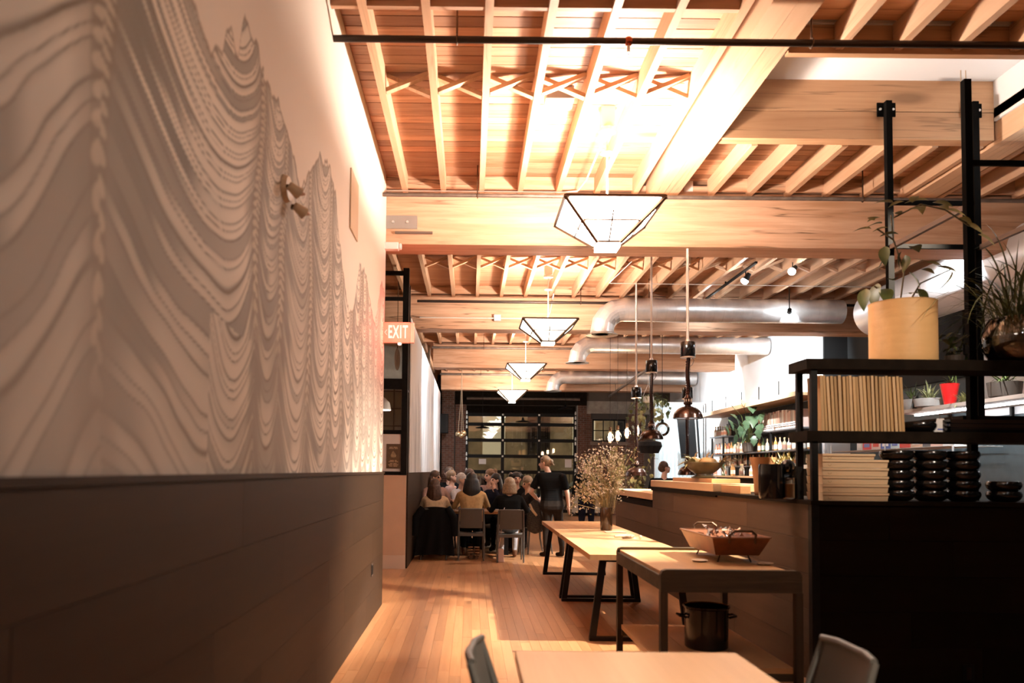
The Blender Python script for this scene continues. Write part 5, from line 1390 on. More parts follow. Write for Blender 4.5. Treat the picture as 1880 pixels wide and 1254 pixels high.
ws = thing('wire_shelf', 'wire shelf of food boxes on the kitchen wall', 'shelf', (7.0, 12.8, 1.9))
for k in range(9): MB().cyl((-.32 + k * .08, -1.8, -.01), (-.32 + k * .08, 1.9, -.01), .006, n=6).build('wire', M_STEEL, ws)
for y in (-1.8, 0, 1.9):
    MB().cyl((-.34, y, -.015), (.36, y, -.015), .009, n=6).build('cross_wire', M_STEEL, ws)
    MB().cyl((-.33, y, -1.9), (-.33, y, .1), .014, n=8).build('post', M_STEEL, ws)
BX = [((.78, .74, .72), 'white'), ((.70, .45, .36), 'salmon'), ((.10, .10, .10), 'black'), ((.60, .40, .28), 'kraft'), ((.62, .06, .05), 'red'), ((.55, .68, .70), 'pale blue'), ((.10, .16, .45), 'blue'), ((.74, .55, .50), 'pink'), ((.72, .10, .12), 'crimson'), ((.7, .7, .7), 'grey')]
y = 11.1
for k, (c, nm) in enumerate(BX):
    w = r.uniform(.2, .34)
    b = thing('food_box', '%s food box on the kitchen wire shelf' % nm, 'box', (6.86, y + w / 2, 1.9), 0, 'food boxes on the wire shelf')
    MB().box((-.14, -w / 2 + .006, 0), (.14, w / 2 - .006, r.uniform(.14, .2))).build('carton', mat('box ' + nm, c, .6), b)
    MB().box((-.144, -w * .3, .04), (-.14, w * .3, .1)).build('print_panel', mat('box print %d' % (k % 3), ((.8, .78, .75), (.6, .08, .06), (.15, .2, .5))[k % 3], .6), b)
    y += w
# stack of white plates on the counter behind the shelf
for k in range(7):
    o = MB().lathe([(.06, 0), (.1, .004), (.14, .016), (.138, .019), (.09, .008), (0, .006)], (0, 0, 0), 24, closed=True).build('plate', mat('white china', (.78, .74, .70), .25), None, (5.55, 12.6, 1.62 + k * .02)); tag(o, 'white china plate, %s of the kitchen stack' % (NTH + ['topmost'])[k if k != 5 else 4] if k != 5 else 'white china plate, sixth from the bottom of the kitchen stack', 'plate', 'stacked white plates')
pc = thing('prep_counter', 'low kitchen counter behind the half wall', 'counter', (5.6, 12.4, 0))
MB().box((-.5, -1.0, 1.56), (.5, 1.1, 1.62)).build('counter_top', M_STEEL, pc)
MB().box((-.46, -.95, 0), (.46, 1.05, 1.56)).build('cabinet', M_BLACKWOOD, pc)
# black panel on the wall return beyond the tub
bp_ = struct(MB().box((RX - .02, 15.44, 2.6), (RX + .5, 15.5, DECK - .05)).build('trim_1', mat('flat black paint', (.006, .006, .006), .8)), 'flat black panel on the wall beside the back bar')
bp2 = struct(MB().box((RX + .43, 11.8, 2.95), (RX + .495, 15.42, DECK - .05)).build('trim_2', mat('flat black paint', (1, 1, 1))), 'wide flat black panel high on the kitchen wall')

# =================================================================== pale screen, mirror, far pendants
sc_ = thing('pale_screen', 'tall pale curtain screen in a thin grey frame by the far plants', 'screen', (6.1, 23.2, 0))
cu = MB(); n = 60; vs = []
for i in range(n + 1):
    xx = lerp(-.72, .68, i / n); yy = .03 * math.sin(i * 1.25)
    vs += [(xx, yy, .05), (xx, yy, 3.48)]
cu.add(vs, [(2 * i, 2 * i + 2, 2 * i + 3, 2 * i + 1) for i in range(n)])
cu.build('curtain', mat('pale blue cloth', (.62, .70, .72), .85), sc_)
MB().box((-.76, -.03, 3.47), (.74, .03, 3.53)).build('top_bar', M_STEEL, sc_)
for x in (-.74, .71): MB().box((x, -.03, 0), (x + .03, .03, 3.5)).build('frame_post', M_STEEL, sc_)
mi = thing('leaning_mirror', 'dark narrow mirror hung in front of the pale screen', 'mirror', at(1264, 842, 22.0))
MB().prism([(-.2, 0), (.33, 0), (.26, 1.12), (-.32, 1.12)], .04).build('glass', mat('dark mirror', (.02, .02, .02), .15, .3), mi)
MB().bar((.25, -.03, .02), (.18, -.03, 1.1), .03).build('frame_bar', M_STEEL, mi)
MB().cyl((0, 0, 1.1), (0, 0, DECK - mi.location.z), .006, n=6).build('cord', M_BLACK, mi)
gl = thing('glass_globe', 'clear glass globe pendant behind the second heat lamp', 'pendant lamp', at(1216, 788, 16.5))
MB().ball((0, 0, 0), .15, 20, 14).build('globe', glass_mat('globe glass', (.97, .97, .97), .02, .12), gl, smooth=True)
MB().cyl((0, 0, .14), (0, 0, DECK - gl.location.z), .006, n=6).lathe([(.03, .13), (.03, .2)], (0, 0, 0), 12).build('cord', M_BLACK, gl)
MB().ball((0, 0, 0), .04).build('bulb', mat('soft bulb', (1, 1, 1), .5, emit=(1, .85, .7), estr=4), gl)
bpd = thing('black_pendant', 'matt black shade hanging below the second heat lamp', 'pendant lamp', at(1193, 832, 15.8))
MB().lathe([(.0, .3), (.05, .3), (.06, .26), (.22, .22), (.24, .14), (.17, .0), (.16, .0), (.22, .14), (.2, .2), (0, .24)], (0, 0, 0), 24, closed=True).build('shade', mat('flat black paint', (1, 1, 1)), bpd)
MB().cyl((0, 0, .3), (0, 0, DECK - bpd.location.z), .006, n=6).build('cord', M_BLACK, bpd)
M_ED = mat('edison filament', (1, .6, .3), .4, emit=(1.0, .62, .34), estr=22)
for i, (px, py) in enumerate(((1120, 803), (1134, 800), (1151, 795), (1170, 791))):
    e = thing('edison_bulb', 'glowing clear filament bulb, %s of four over the flowers' % ('first', 'second', 'third', 'fourth')[i], 'light bulb', at(px, py, 18.0 + .1 * i), 0, 'filament bulbs on cords')
    MB().lathe([(0, -.09), (.04, -.075), (.06, -.03), (.055, .02), (.025, .07), (.022, .1)], (0, 0, 0), 16).build('glass', glass_mat('bulb glass', (1, .93, .85), .02, .1), e, smooth=True)
    MB().tube([(-.012, 0, .06), (-.02, 0, -.04), (0, 0, -.05), (.02, 0, -.04), (.012, 0, .06)], .011, 6).build('filament', M_ED, e)
    MB().cyl((0, 0, .1), (0, 0, .16), .022, n=10).build('socket', M_BRONZE, e)
    for c_ in list(e.children): c_.scale = (1.45, 1.45, 1.45)
    MB().cyl((0, 0, .22), (0, 0, DECK - e.location.z), .004, n=5).build('cord', M_BLACK, e)
point('edison_light', (3.6, 17.9, 2.1), 30, (1, .7, .45), .1)
# flat black cone pendants before the door
for i, (px, py) in enumerate(((886, 786), (960, 775), (1038, 751))):
    e = thing('cone_pendant', 'flat black cone pendant before the garage door, %s' % ('lowest of three', 'middle of three', 'highest of three')[i], 'pendant lamp', at(px, py, 26.2), 0, 'black cone pendants')
    MB().lathe([(.012, .16), (.03, .14), (.05, .06), (.22, .02), (.24, 0), (.2, .01), (.0, .04)], (0, 0, 0), 24, closed=True).build('shade', M_BLACK, e)
    MB().cyl((0, 0, .15), (0, 0, DECK - e.location.z), .006, n=5).build('cord', M_BLACK, e)

# hanging plant and bush near the far window
hp = thing('hanging_pothos', 'trailing pothos hanging from the ceiling before the pale screen', 'plant', at(1190, 740, 20.5))
MB().lathe([(.08, 0), (.13, .03), (.15, .16), (.14, .16), (0, .13)], (0, 0, 0), 18, closed=True).build('pot', mat('white china', (1, 1, 1)), hp)
for s in (-1, 1): MB().tube([(s * .14, 0, .16), (0, 0, .5)], .005, 5).build('hanger_cord', M_CONDUIT, hp)
MB().cyl((0, 0, .5), (0, 0, DECK - hp.location.z), .005, n=5).build('hanger_cord', M_CONDUIT, hp)
rr = random.Random(17)
for v_ in range(14):
    a = rr.uniform(0, 6.28); L = rr.uniform(.3, 1.15); pts = [Vector((0, 0, .15))]
    dirx, diry = math.cos(a) * rr.uniform(.15, .55), math.sin(a) * .35
    for k in range(1, 7): pts.append(Vector((dirx * min(1, k / 3), diry * min(1, k / 3), .22 - L * (k / 6) ** 1.3)))
    MB().tube(pts, .005, 5).build('vine', M_LEAF, hp)
    for k in range(1, 7):
        for q in range(2):
            leaf_at(hp, (0, 0, 0), pts[k] + Vector((rr.gauss(0, .05), rr.gauss(0, .05), rr.gauss(0, .05))), 4 if v_ % 2 else 2, rr.uniform(0, 6.28), rr.uniform(-1.1, .3), rr.uniform(1.0, 1.6))
bu = thing('leafy_bush', 'loose pale leafy bush behind the dried flowers', 'plant', (3.9, 19.2, 0))
MB().lathe([(.2, 0), (.25, .03), (.3, .5), (.28, .5), (0, .45)], (0, 0, 0), 20, closed=True).build('pot', M_GREYP, bu)
for k in range(12):
    a = rr.uniform(0, 6.28); q = Vector((math.cos(a) * rr.uniform(.1, .5), math.sin(a) * .4, rr.uniform(1.3, 2.1)))
    MB().tube([(0, 0, .45), (q.x * .3, q.y * .3, 1.0), q], .008, 5).build('branch', M_STEM, bu)
    for j in range(11):
        t_ = rr.uniform(.45, 1.05); p = Vector((q.x * t_, q.y * t_, lerp(.6, q.z, t_))) + Vector((rr.gauss(0, .09), rr.gauss(0, .09), rr.gauss(0, .08)))
        leaf_at(bu, (0, 0, 0), p, 4 if rr.random() < .55 else 2, rr.uniform(0, 6.28), rr.uniform(-.7, .6), rr.uniform(.9, 1.5))

# =================================================================== dried flowers on the long table
va = on(1113, 971, 9.9, .762)
fv = thing('flower_vase', 'brown glass vase of tall dried flowers on the long table', 'vase', va)
MB().lathe([(.07, 0), (.075, .01), (.078, .27), (.074, .28), (.07, .28), (.068, .02), (0, .015)], (0, 0, 0), 24, closed=True).build('vase_glass', mat('brown glass', (.05, .025, .012), .1, 0, .6, coat=.5), fv, smooth=True)
rr = random.Random(33); sm_ = MB(); fl_ = [MB(), MB(), MB()]
tips = []
for k in range(64):
    a = rr.uniform(0, 6.28); R = rr.uniform(.05, .36); hgt = rr.uniform(.55, 1.08) - R * .25
    q = Vector((math.cos(a) * R - .03, math.sin(a) * R * .8, hgt))
    if k < 10: q = Vector((-.3 + rr.gauss(0, .07), rr.gauss(0, .06), rr.uniform(.3, .6)))
    sm_.tube([(rr.gauss(0, .02), rr.gauss(0, .02), .2), (q.x * .3, q.y * .3, .2 + (q.z - .2) * .45), q], .0035, 4, False)
    for j in range(24):
        c = q + Vector((rr.gauss(0, .05), rr.gauss(0, .05), rr.gauss(-.03, .06))); s = rr.uniform(.008, .02); b = fl_[rr.randrange(3)]
        n_ = Vector((rr.gauss(0, 1), rr.gauss(0, 1), rr.gauss(0, 1))).normalized(); u = n_.orthogonal().normalized(); w = n_.cross(u)
        pts = [c + n_ * s * .4] + [c + (u * math.cos(t) + w * math.sin(t)) * s * (1.2 if i % 2 else .5) for i, t in enumerate([2 * PI * i / 8 for i in range(8)])]
        b.add(pts, [(0, 1 + i, 1 + (i + 1) % 8) for i in range(8)])
o = sm_.build('stems', mat('dry stems', (.34, .26, .12), .7), fv); o['kind'] = 'stuff'
for b, (nm, c) in zip(fl_, (('blossoms', (.62, .50, .34)), ('blossoms', (.26, .25, .10)), ('blossoms', (.74, .64, .52)))):
    o = b.build(nm, mat('dry blossom %.2f' % c[0], c, .7, vary=.2, nscale=40), fv); o['kind'] = 'stuff'
pl_ = MB()
for k in range(46): blade(pl_, (rr.gauss(.05, .025), rr.gauss(0, .03), .2), (rr.gauss(.1, .09), rr.gauss(0, .09), 1), (1, 0, 0), rr.uniform(.6, .9), .014, .15, 5)
o = pl_.build('plume_stalks', mat('straw plume', (.62, .50, .28), .7, vary=.2, nscale=30), fv); o['kind'] = 'stuff'
for dx, z in ((-.02, .72), (.03, .62)): MB().ball((dx, -.05, z), (.03, .03, .09), 12, 8).build('seed_head', mat('dark seed head', (.06, .03, .02), .8), fv)
sa = tag(MB().box((-.11, -.08, 0), (.13, .08, .006)).build('place_mat', mat('pale saucer', (1, 1, 1)), None, on(1128, 976, 9.55, .762)), 'small pale mat beside the flower vase', 'mat')
# napkin rolls and dried pods
for i, (px, py, a, l) in enumerate(((1140, 983, .4, .16), (1160, 985, 1.3, .2), (1176, 984, 1.5, .18), (1150, 980, .9, .15))):
    p = on(px, py, 8.75 - i * .05, .762 + .016)
    o = MB().tube([(-math.cos(a) * l / 2, -math.sin(a) * l / 2 * .5, 0), (0, 0, .004), (math.cos(a) * l / 2, math.sin(a) * l / 2 * .5, 0)], [.013, .017, .012], 10).build('napkin_roll', mat('linen %d' % (i % 2), ((.55, .42, .28), (.3, .2, .12))[i % 2], .8), None, p)
    tag(o, '%s rolled napkin in the bundle on the long table' % ('first dull tan', 'pale dark-edged', 'last dull tan', 'short brown')[i], 'napkin', 'rolled napkins on the long table')

# radiator cover at the far wall
rd = thing('radiator_cover', 'cream radiator cover under the far wall beside the garage door', 'radiator', (3.62, 26.75, 0))
MB().box((-.22, -.12, .12), (.75, .5, .72)).build('cover_body', mat('cream enamel', (.42, .34, .25), .6), rd)
MB().box((-.25, -.15, .72), (.78, .5, .76)).build('cover_top', mat('cream top', (.50, .43, .34), .5), rd)
for x in (-.2, .7): MB().box((x, -.1, 0), (x + .04, -.05, .12)).build('foot', M_BLACK, rd)

# =================================================================== outside the garage door
struct(MB().box((-30, END + .3, -.2), (30, 60, -.1)).build('street', mat('night asphalt', (.06, .055, .05), .7, vary=.2)), 'night street outside')
ob = MB().box((-25, 39, -.1), (25, 40, 9))
ofc = struct(ob.build('wall_street', mat('tan facade', (.34, .26, .165), .85, vary=.35, nscale=1.5)), 'tan facade across the street')
for k in range(7):
    MB().box((-6 + k * 2.2, 38.92, 2.2), (-4.9 + k * 2.2, 39, 4.2)).build('far_window', mat('lit street window', (.5, .45, .35), .4, emit=(1, .8, .5), estr=.12), ofc) if k % 2 else MB().box((-6 + k * 2.2, 38.92, 2.2), (-4.9 + k * 2.2, 39, 4.2)).build('far_window', M_BLKGLOSS, ofc)
rlg = thing('iron_railing', 'thin iron railing across the street seen through the door glass', 'railing', (1.5, 36.5, -.1))
for k in range(60): MB().cyl((-4 + k * .15, 0, 0), (-4 + k * .15, 0, 1.5), .016, n=5).build('bar', M_BLACK, rlg)
for z in (.15, 1.45): MB().box((-4, -.02, z), (4.9, .02, z + .04)).build('rail', M_BLACK, rlg)


def car(label, loc, rz, paint):
    t = thing('parked_car', label, 'car', loc, rz, 'parked cars outside')
    body = [(-2.1, .25), (2.1, .25), (2.15, .55), (2.0, .75), (1.0, .9), (.3, 1.38), (-1.2, 1.42), (-1.9, .95), (-2.15, .85)]
    MB().prism(body, 1.7).build('body', paint, t, bevel=.06)
    for s in (-1, 1):
        MB().prism([(.25, .92), (.85, .92), (.25, 1.3)], .02, Matrix.Translation((0, s * .85, 0))).prism([(-1.5, .95), (.18, .92), (.18, 1.32), (-1.1, 1.34)], .02, Matrix.Translation((0, s * .85, 0))).build('side_glass', M_BLKGLOSS, t)
        for x in (-1.3, 1.3):
            MB().cyl((x, s * .87, .32), (x, s * .66, .32), .32, n=24).build('wheel', M_BLACK, t)
            MB().cyl((x, s * .885, .32), (x, s * .87, .32), .2, n=16).build('hub', M_STEEL, t)
    MB().box((2.08, -.7, .5), (2.16, -.4, .65)).box((2.08, .4, .5), (2.16, .7, .65)).build('headlight', mat('headlight', (.9, .9, .9), .1), t)
    return t


car('pale blue car parked outside the garage door', (4.9, 32.5, -.1), PI, mat('pale blue paint', (.35, .52, .58), .25, coat=.6))
car('silver car parked outside behind the diners', (.2, 32.8, -.1), 0, mat('silver paint', (.45, .45, .43), .25, .4, coat=.5))
sl3 = thing('added_street_lamp', 'added street lamp brightening the street above the parked cars', 'street lamp', (-3.2, 35, -.1))  # lamp added to brighten the view through the door glass
MB().cyl((0, 0, 0), (0, 0, 5.2), .06, .04).build('pole', M_BLACK, sl3)
MB().lathe([(.05, 5.15), (.25, 5.2), (.28, 5.3), (.1, 5.4), (.0, 5.42)], (0, 0, 0), 16).build('lantern', mat('added street lantern', (1, 1, 1), .4, emit=(1, .8, .55), estr=6), sl3)
point('added_street_light', (0, -.3, 5.0), 200, (1, .8, .56), .15, sl3)
sl4 = dup(sl3, (7.2, 35, -.1), label='added street lamp brightening the street beyond the small brick wall window')  # second added lamp, light included
# =================================================================== people
def skin_tone(i): return mat('skin %d' % i, ((.62, .36, .25), (.55, .30, .19), (.68, .42, .31))[i], .5)


M_EYE = mat('dark eye', (.03, .02, .015), .2)
M_LIP = mat('lip', (.40, .13, .10), .4)


def cloth(name, c): return mat('cloth ' + name, c, .95, spec=.08, vary=.12, nscale=30)


def cap_(m, p0, p1, r0, r1, n=12):
    p0, p1 = Vector(p0), Vector(p1); m.tube([p0, p1], [r0, r1], n); m.ball(p0, r0, n, 8); m.ball(p1, r1, n, 8)


def solid(name, prims, parent, voxel, smooth=3, bend=None):
    """Fuse capsules and ellipsoids into one continuous skin; each face takes the material of the form it belongs to."""
    m = MB()
    for p in prims:
        if p[0] == 'c': cap_(m, *p[1:5])
        else: m.ball(p[1], p[2], 16, 12)
    me = m.mesh(name + '_raw', M_EYE); tmp = bpy.data.objects.new(name, me); COL.objects.link(tmp)
    md = tmp.modifiers.new('r', 'REMESH'); md.mode = 'VOXEL'; md.voxel_size = voxel
    if smooth: sm = tmp.modifiers.new('s', 'SMOOTH'); sm.factor = .5; sm.iterations = smooth
    out = bpy.data.meshes.new_from_object(tmp.evaluated_get(bpy.context.evaluated_depsgraph_get()))
    bpy.data.objects.remove(tmp); bpy.data.meshes.remove(me)
    n = len(out.polygons); c = np.empty(n * 3); out.polygons.foreach_get('center', c); c = c.reshape(n, 3)
    best = np.full(n, 1e9); idx = np.zeros(n, dtype=np.int32); mats = []
    for p in prims:
        mt = p[-1]
        if mt not in mats: mats.append(mt)
        if p[0] == 'c':
            a, b = np.array(p[1]), np.array(p[2]); ab = b - a; t = np.clip(((c - a) @ ab) / max(1e-9, ab @ ab), 0, 1)
            d = np.linalg.norm(c - a - t[:, None] * ab, axis=1) - (p[3] + (p[4] - p[3]) * t)
        else:
            rr = np.array(p[2] if isinstance(p[2], (tuple, list)) else (p[2],) * 3); d = (np.linalg.norm((c - np.array(p[1])) / rr, axis=1) - 1) * rr.min()
        k = d < best; best[k] = d[k]; idx[k] = mats.index(mt)
    out.materials.clear()
    for mt in mats: out.materials.append(mt)
    out.polygons.foreach_set('material_index', idx); out.polygons.foreach_set('use_smooth', [True] * n); out.update()
    out.name = name
    return link(name, out, parent)


def chain(*rows):
    """Torso as stacked cross bars (x0, x1, y, z, r, material), filled in between so no rings show."""
    P = []
    for A, B in zip(rows[:-1], rows[1:]):
        for k in range(4):
            t = k / 4; q = [lerp(A[i], B[i], t) for i in range(5)]
            P.append(('c', (q[0], q[2], q[3]), (q[1], q[2], q[3]), q[4], q[4], A[5] if t < .6 else B[5]))
    q = rows[-1]; P.append(('c', (q[0], q[2], q[3]), (q[1], q[2], q[3]), q[4], q[4], q[5]))
    return P


def rz_(v, a, c=(0, 0)): return (c[0] + (v[0] - c[0]) * math.cos(a) - (v[1] - c[1]) * math.sin(a), c[1] + (v[0] - c[0]) * math.sin(a) + (v[1] - c[1]) * math.cos(a), v[2])


def head_prims(c, yaw, skin, nod=0.0):
    """Head centred at c, looking along +Y turned by yaw."""
    def T(x, y, z):
        y, z = y * math.cos(nod) - z * math.sin(nod), y * math.sin(nod) + z * math.cos(nod)
        q = rz_((x, y, z), yaw); return (c[0] + q[0], c[1] + q[1], c[2] + q[2])
    P = [('e', T(0, -.01, .025), (.078, .078, .088), skin), ('e', T(0, .02, -.03), (.062, .062, .075), skin), ('c', T(0, .06, -.05), T(0, .062, -.075), .032, .026, skin),
         ('c', T(0, .082, .012), T(0, .1, -.022), .011, .016, skin), ('c', T(-.018, .084, -.055), T(.018, .084, -.055), .010, .010, M_LIP),
         ('e', T(-.032, .077, .012), .011, M_EYE), ('e', T(.032, .077, .012), .011, M_EYE), ('e', T(-.08, -.005, -.005), (.014, .02, .03), skin), ('e', T(.08, -.005, -.005), (.014, .02, .03), skin)]
    return P, T


def hair_prims(T, style, m):
    P = [('e', T(0, -.022, .045), (.092, .092, .092), m), ('e', T(0, -.045, .0), (.088, .07, .08), m)]
    if style in ('long', 'wavy'):
        for k in range(9):
            a = lerp(-1.25, 1.25, k / 8); x, y = .085 * math.sin(a), -.02 - .075 * math.cos(a)
            w = .018 * math.sin(k * 2.1) if style == 'wavy' else 0
            P += [('c', T(x, y, .0), T(x * 1.35 + w, y * 1.1, -.15), .034, .038, m), ('c', T(x * 1.35 + w, y * 1.1, -.15), T(x * 1.3 - w, y * 1.05 - .01, -.28 - .03 * math.cos(k * 1.7)), .038, .02, m)]
    elif style == 'bob':
        for k in range(9):
            a = lerp(-1.45, 1.45, k / 8); x, y = .085 * math.sin(a), -.02 - .07 * math.cos(a)
            P.append(('c', T(x, y, .0), T(x * 1.15, y * 1.0, -.125), .032, .028, m))
    elif style == 'curly':
        q = random.Random(3)
        for k in range(26):
            a = q.uniform(-1.8, 1.8); z = q.uniform(-.17, .1); P.append(('e', T(.1 * math.sin(a), -.03 - .08 * math.cos(a), z), q.uniform(.028, .042), m))
    elif style == 'bun':
        P += [('e', T(0, -.115, .01), (.045, .05, .05), m), ('c', T(0, -.1, -.0), T(0, -.16, -.05), .03, .014, m)]
    return P


def hand_prims(w, d, side, skin, curl=.6):
    """Palm from the wrist w along d with five fingers; side = lateral direction of the thumb."""
    w, d, s = Vector(w), Vector(d).normalized(), Vector(side); s = (s - d * s.dot(d)).normalized(); n = d.cross(s)
    P = [('c', tuple(w), tuple(w + d * .05), .024, .028, skin), ('c', tuple(w + d * .03 + s * .02), tuple(w + d * .075 + s * .022), .018, .017, skin), ('c', tuple(w + d * .03 - s * .02), tuple(w + d * .07 - s * .022), .017, .015, skin)]
    for k, L in enumerate((.068, .076, .072, .056)):
        b = w + d * .078 + s * (.03 - .02 * k); m = b + (d + n * curl * .3).normalized() * L * .55; e = m + (d + n * curl).normalized() * L * .5
        P += [('c', tuple(b), tuple(m), .0092, .0088, skin), ('c', tuple(m), tuple(e), .0088, .0075, skin)]
    b = w + d * .025 + s * .028; m = b + (d * .6 + s * .8).normalized() * .035; e = m + (d * .9 + s * .4).normalized() * .03
    return P + [('c', tuple(b), tuple(m), .013, .011, skin), ('c', tuple(m), tuple(e), .011, .009, skin)]


def seated(label, loc, face, top, legs, shoes, hair, style, tone=0, long_sleeve=True, s=1.0, yaw=0.0, nod=0.0, arms=('table', 'table'), lean=.04, patt=None, voxel=.0125, group='diners at the far table'):
    sk = skin_tone(tone); t = thing('person', label, 'person', loc, face, group)
    sh = lambda x, y, z: (x * s, y * s, z * s if z > .5 else z + (s - 1) * .3)
    C = (0, lean * 2.3, 1.225)
    P = [('e', (0, 0, .56), (.175, .15, .13), legs), ('c', (0, lean * 1.8, 1.0), (0, lean * 2.1, 1.13), .058, .05, sk)]
    P += chain((-.07, .07, 0, .64, .125, top), (-.055, .055, lean * .7, .79, .118, top), (-.085, .085, lean * 1.3, .92, .112, top), (-.15, .15, lean * 1.7, 1.0, .064, top))
    for q in (-1, 1):
        P += [('c', (q * .09, 0, .55), (q * .12, .42, .53), .095, .07, legs), ('c', (q * .12, .42, .52), (q * .11, .40, .12), .06, .042, legs), ('c', (q * .11, .40, .08), (q * .12, .53, .04), .042, .034, shoes), ('c', (q * .11, .38, .10), (q * .11, .38, .045), .042, .038, shoes)]
        S = Vector((q * .185, lean * 1.7, .99)); kind = arms[0 if q < 0 else 1]
        if kind == 'table': E, Wp, d = Vector((q * .27, .16 + lean, .80)), Vector((q * .17, .38 + lean, .83)), Vector((-q * .3, 1, .1))
        elif kind == 'mouth': E, Wp, d = Vector((q * .22, .26 + lean, .83)), Vector((q * .08, .19 + lean * 2, 1.06)), Vector((-q * .4, -.15, 1))
        elif kind == 'lap': E, Wp, d = Vector((q * .26, .06, .76)), Vector((q * .12, .27, .68)), Vector((-q * .5, 1, -.2))
        else: E, Wp, d = Vector((q * .3, .1, .8)), Vector((q * .34, .36, .82)), Vector((0, 1, 0))
        P += [('c', tuple(S), tuple(E), .056, .045, top), ('c', tuple(E), tuple(Wp), .043, .03, top if long_sleeve else sk)]
        P += hand_prims(Wp, d, (-q, 0, .4), sk)
    H, T = head_prims(C, yaw, sk, nod); P += H
    bd = solid('body', P, t, voxel)
    hr = solid('hair', hair_prims(T, style, hair), t, voxel, 2)
    for o in (bd, hr): o.scale = (s, s, s)
    return t


BLK = cloth('black', (.008, .008, .008)); CRM = cloth('cream knit', (.62, .46, .29)); TAN = cloth('tan knit', (.42, .26, .12)); WHT = cloth('white shirt', (.68, .66, .68)); ROSE = cloth('dusty rose', (.42, .27, .23)); NAVY = cloth('navy', (.015, .017, .03)); JEAN = cloth('pale jeans', (.42, .43, .46))
HB = mat('brown hair', (.075, .035, .018), .5, vary=.4, nscale=40); HD = mat('dark hair', (.012, .008, .006), .45, vary=.3, nscale=40); HBL = mat('blond hair', (.29, .20, .12), .5, vary=.3, nscale=40); HW = mat('silver hair', (.55, .50, .46), .6, vary=.2, nscale=40); HC = mat('light brown hair', (.22, .12, .06), .55, vary=.3, nscale=40)
SHOE = cloth('dark shoe', (.03, .018, .012)); SHB = cloth('brown shoe', (.16, .08, .045))


def px_x(px, Y): return (px - 863) * Y / 1462


# near side of the table, backs to us
seated('woman in a cream jumper with long brown hair, black coat on her chair', (px_x(799, 13.6), 13.6, 0), 0, CRM, BLK, SHOE, HB, 'wavy', 0, s=.98, yaw=-.25, arms=('table', 'table'))
seated('woman in a tan jumper with long dark hair, back turned, in a grey chair', (px_x(866, 13.55), 13.55, 0), 0, TAN, BLK, SHB, HD, 'long', 0, s=1.07, yaw=.05)
seated('woman in a black jacket with blond bob, back turned, in a grey chair', (px_x(936, 13.35), 13.35, 0), 0, BLK, JEAN, SHB, HBL, 'bob', 0, s=1.015, yaw=.1, arms=('wide', 'wide'))
# far side
seated('dark haired woman at the wall end of the table, turned to the others', (-.70, 15.3, 0), PI + .5, ROSE, BLK, SHOE, HB, 'long', 1, s=1.09, yaw=.6)
seated('silver haired person in a white shirt leaning over the table', (-.30, 15.5, 0), PI + .9, WHT, NAVY, SHOE, HW, 'short', 0, s=1.06, yaw=.2, lean=.08)
seated('person with short brown hair in profile behind the white shirt', (px_x(822, 16.25), 16.3, 0), PI + 1.2, ROSE, NAVY, SHOE, HC, 'short', 0, s=1.1, yaw=.2, arms=('lap', 'lap'))
seated('short haired person in black looking along the table end', (px_x(829, 17.1), 17.1, 0), PI - .5, BLK, BLK, SHOE, HB, 'short', 2, s=1.15, yaw=.3, arms=('lap', 'lap'))
seated('brown haired person facing us behind the tan jumper', (px_x(862, 16.0), 16.0, 0), PI, NAVY, BLK, SHOE, HB, 'long', 1, s=1.12, yaw=0, arms=('lap', 'lap'))
seated('woman with curly light brown hair in a rose top, in profile', (px_x(902, 16.1), 16.1, 0), PI - .4, ROSE, BLK, SHOE, HC, 'curly', 2, s=1.12, yaw=-.6, arms=('lap', 'lap'))
seated('dark haired woman resting her hand at her mouth', (px_x(913, 15.2), 15.2, 0), PI - .45, NAVY, BLK, SHOE, HD, 'long', 2, s=1.06, yaw=-.5, arms=('mouth', 'table'))
seated('person with dark hair behind the blond bob', (px_x(948, 15.7), 15.75, 0), PI, BLK, BLK, SHOE, HD, 'curly', 0, s=1.08, yaw=.2)
seated('short blond person in a patterned black top at the table end', (1.13, 14.5, 0), PI / 2 + .35, cloth('speckled black', (.025, .02, .018)), BLK, SHOE, HBL, 'short', 1, s=1.03, yaw=.1, nod=-.35, lean=.04, arms=('lap', 'lap'))

# standing waitress bending towards the table
W0 = Vector((px_x(1011, 13.9), 13.9, 0)); sk = skin_tone(2)
wt = thing('person', 'standing waitress in a black tee bending towards the diners', 'person', W0)
TRS = cloth('dark trousers', (.028, .022, .018))
P = chain((-.06, .10, 0, .88, .135, TRS), (-.05, .09, .0, 1.0, .122, BLK), (-.06, .09, .015, 1.15, .12, BLK), (-.10, .12, .03, 1.30, .112, BLK), (-.16, .17, .04, 1.40, .064, BLK)) + [('c', (-.02, .06, 1.40), (-.06, .1, 1.53), .06, .05, sk)]
for (hx, hy, kx, ky, ax, ay, fx, fy) in ((-.05, .0, -.07, .05, -.075, -.0, -.15, .09), (.12, 0, .17, .05, .20, .0, .13, .1)):
    P += [('c', (hx, hy, .84), (kx, ky, .47), .095, .068, TRS), ('c', (kx, ky, .47), (ax, ay, .2), .064, .05, TRS), ('c', (ax, ay, .2), (ax, ay, .07), .046, .044, SHOE), ('c', (ax, ay, .05), (fx, fy, .035), .044, .034, SHOE)]
S, E, Wp = (-.19, .11, 1.39), (-.34, .10, 1.12), (-.20, .22, .97)
P += [('c', S, tuple(Vector(S).lerp(Vector(E), .62)), .068, .066, BLK), ('c', S, E, .05, .042, sk), ('c', E, Wp, .042, .03, sk)] + hand_prims(Wp, (.7, .7, -.2), (0, .3, 1), sk)
S, E, Wp = (.21, -.03, 1.38), (.285, -.05, 1.10), (.315, .02, .88)
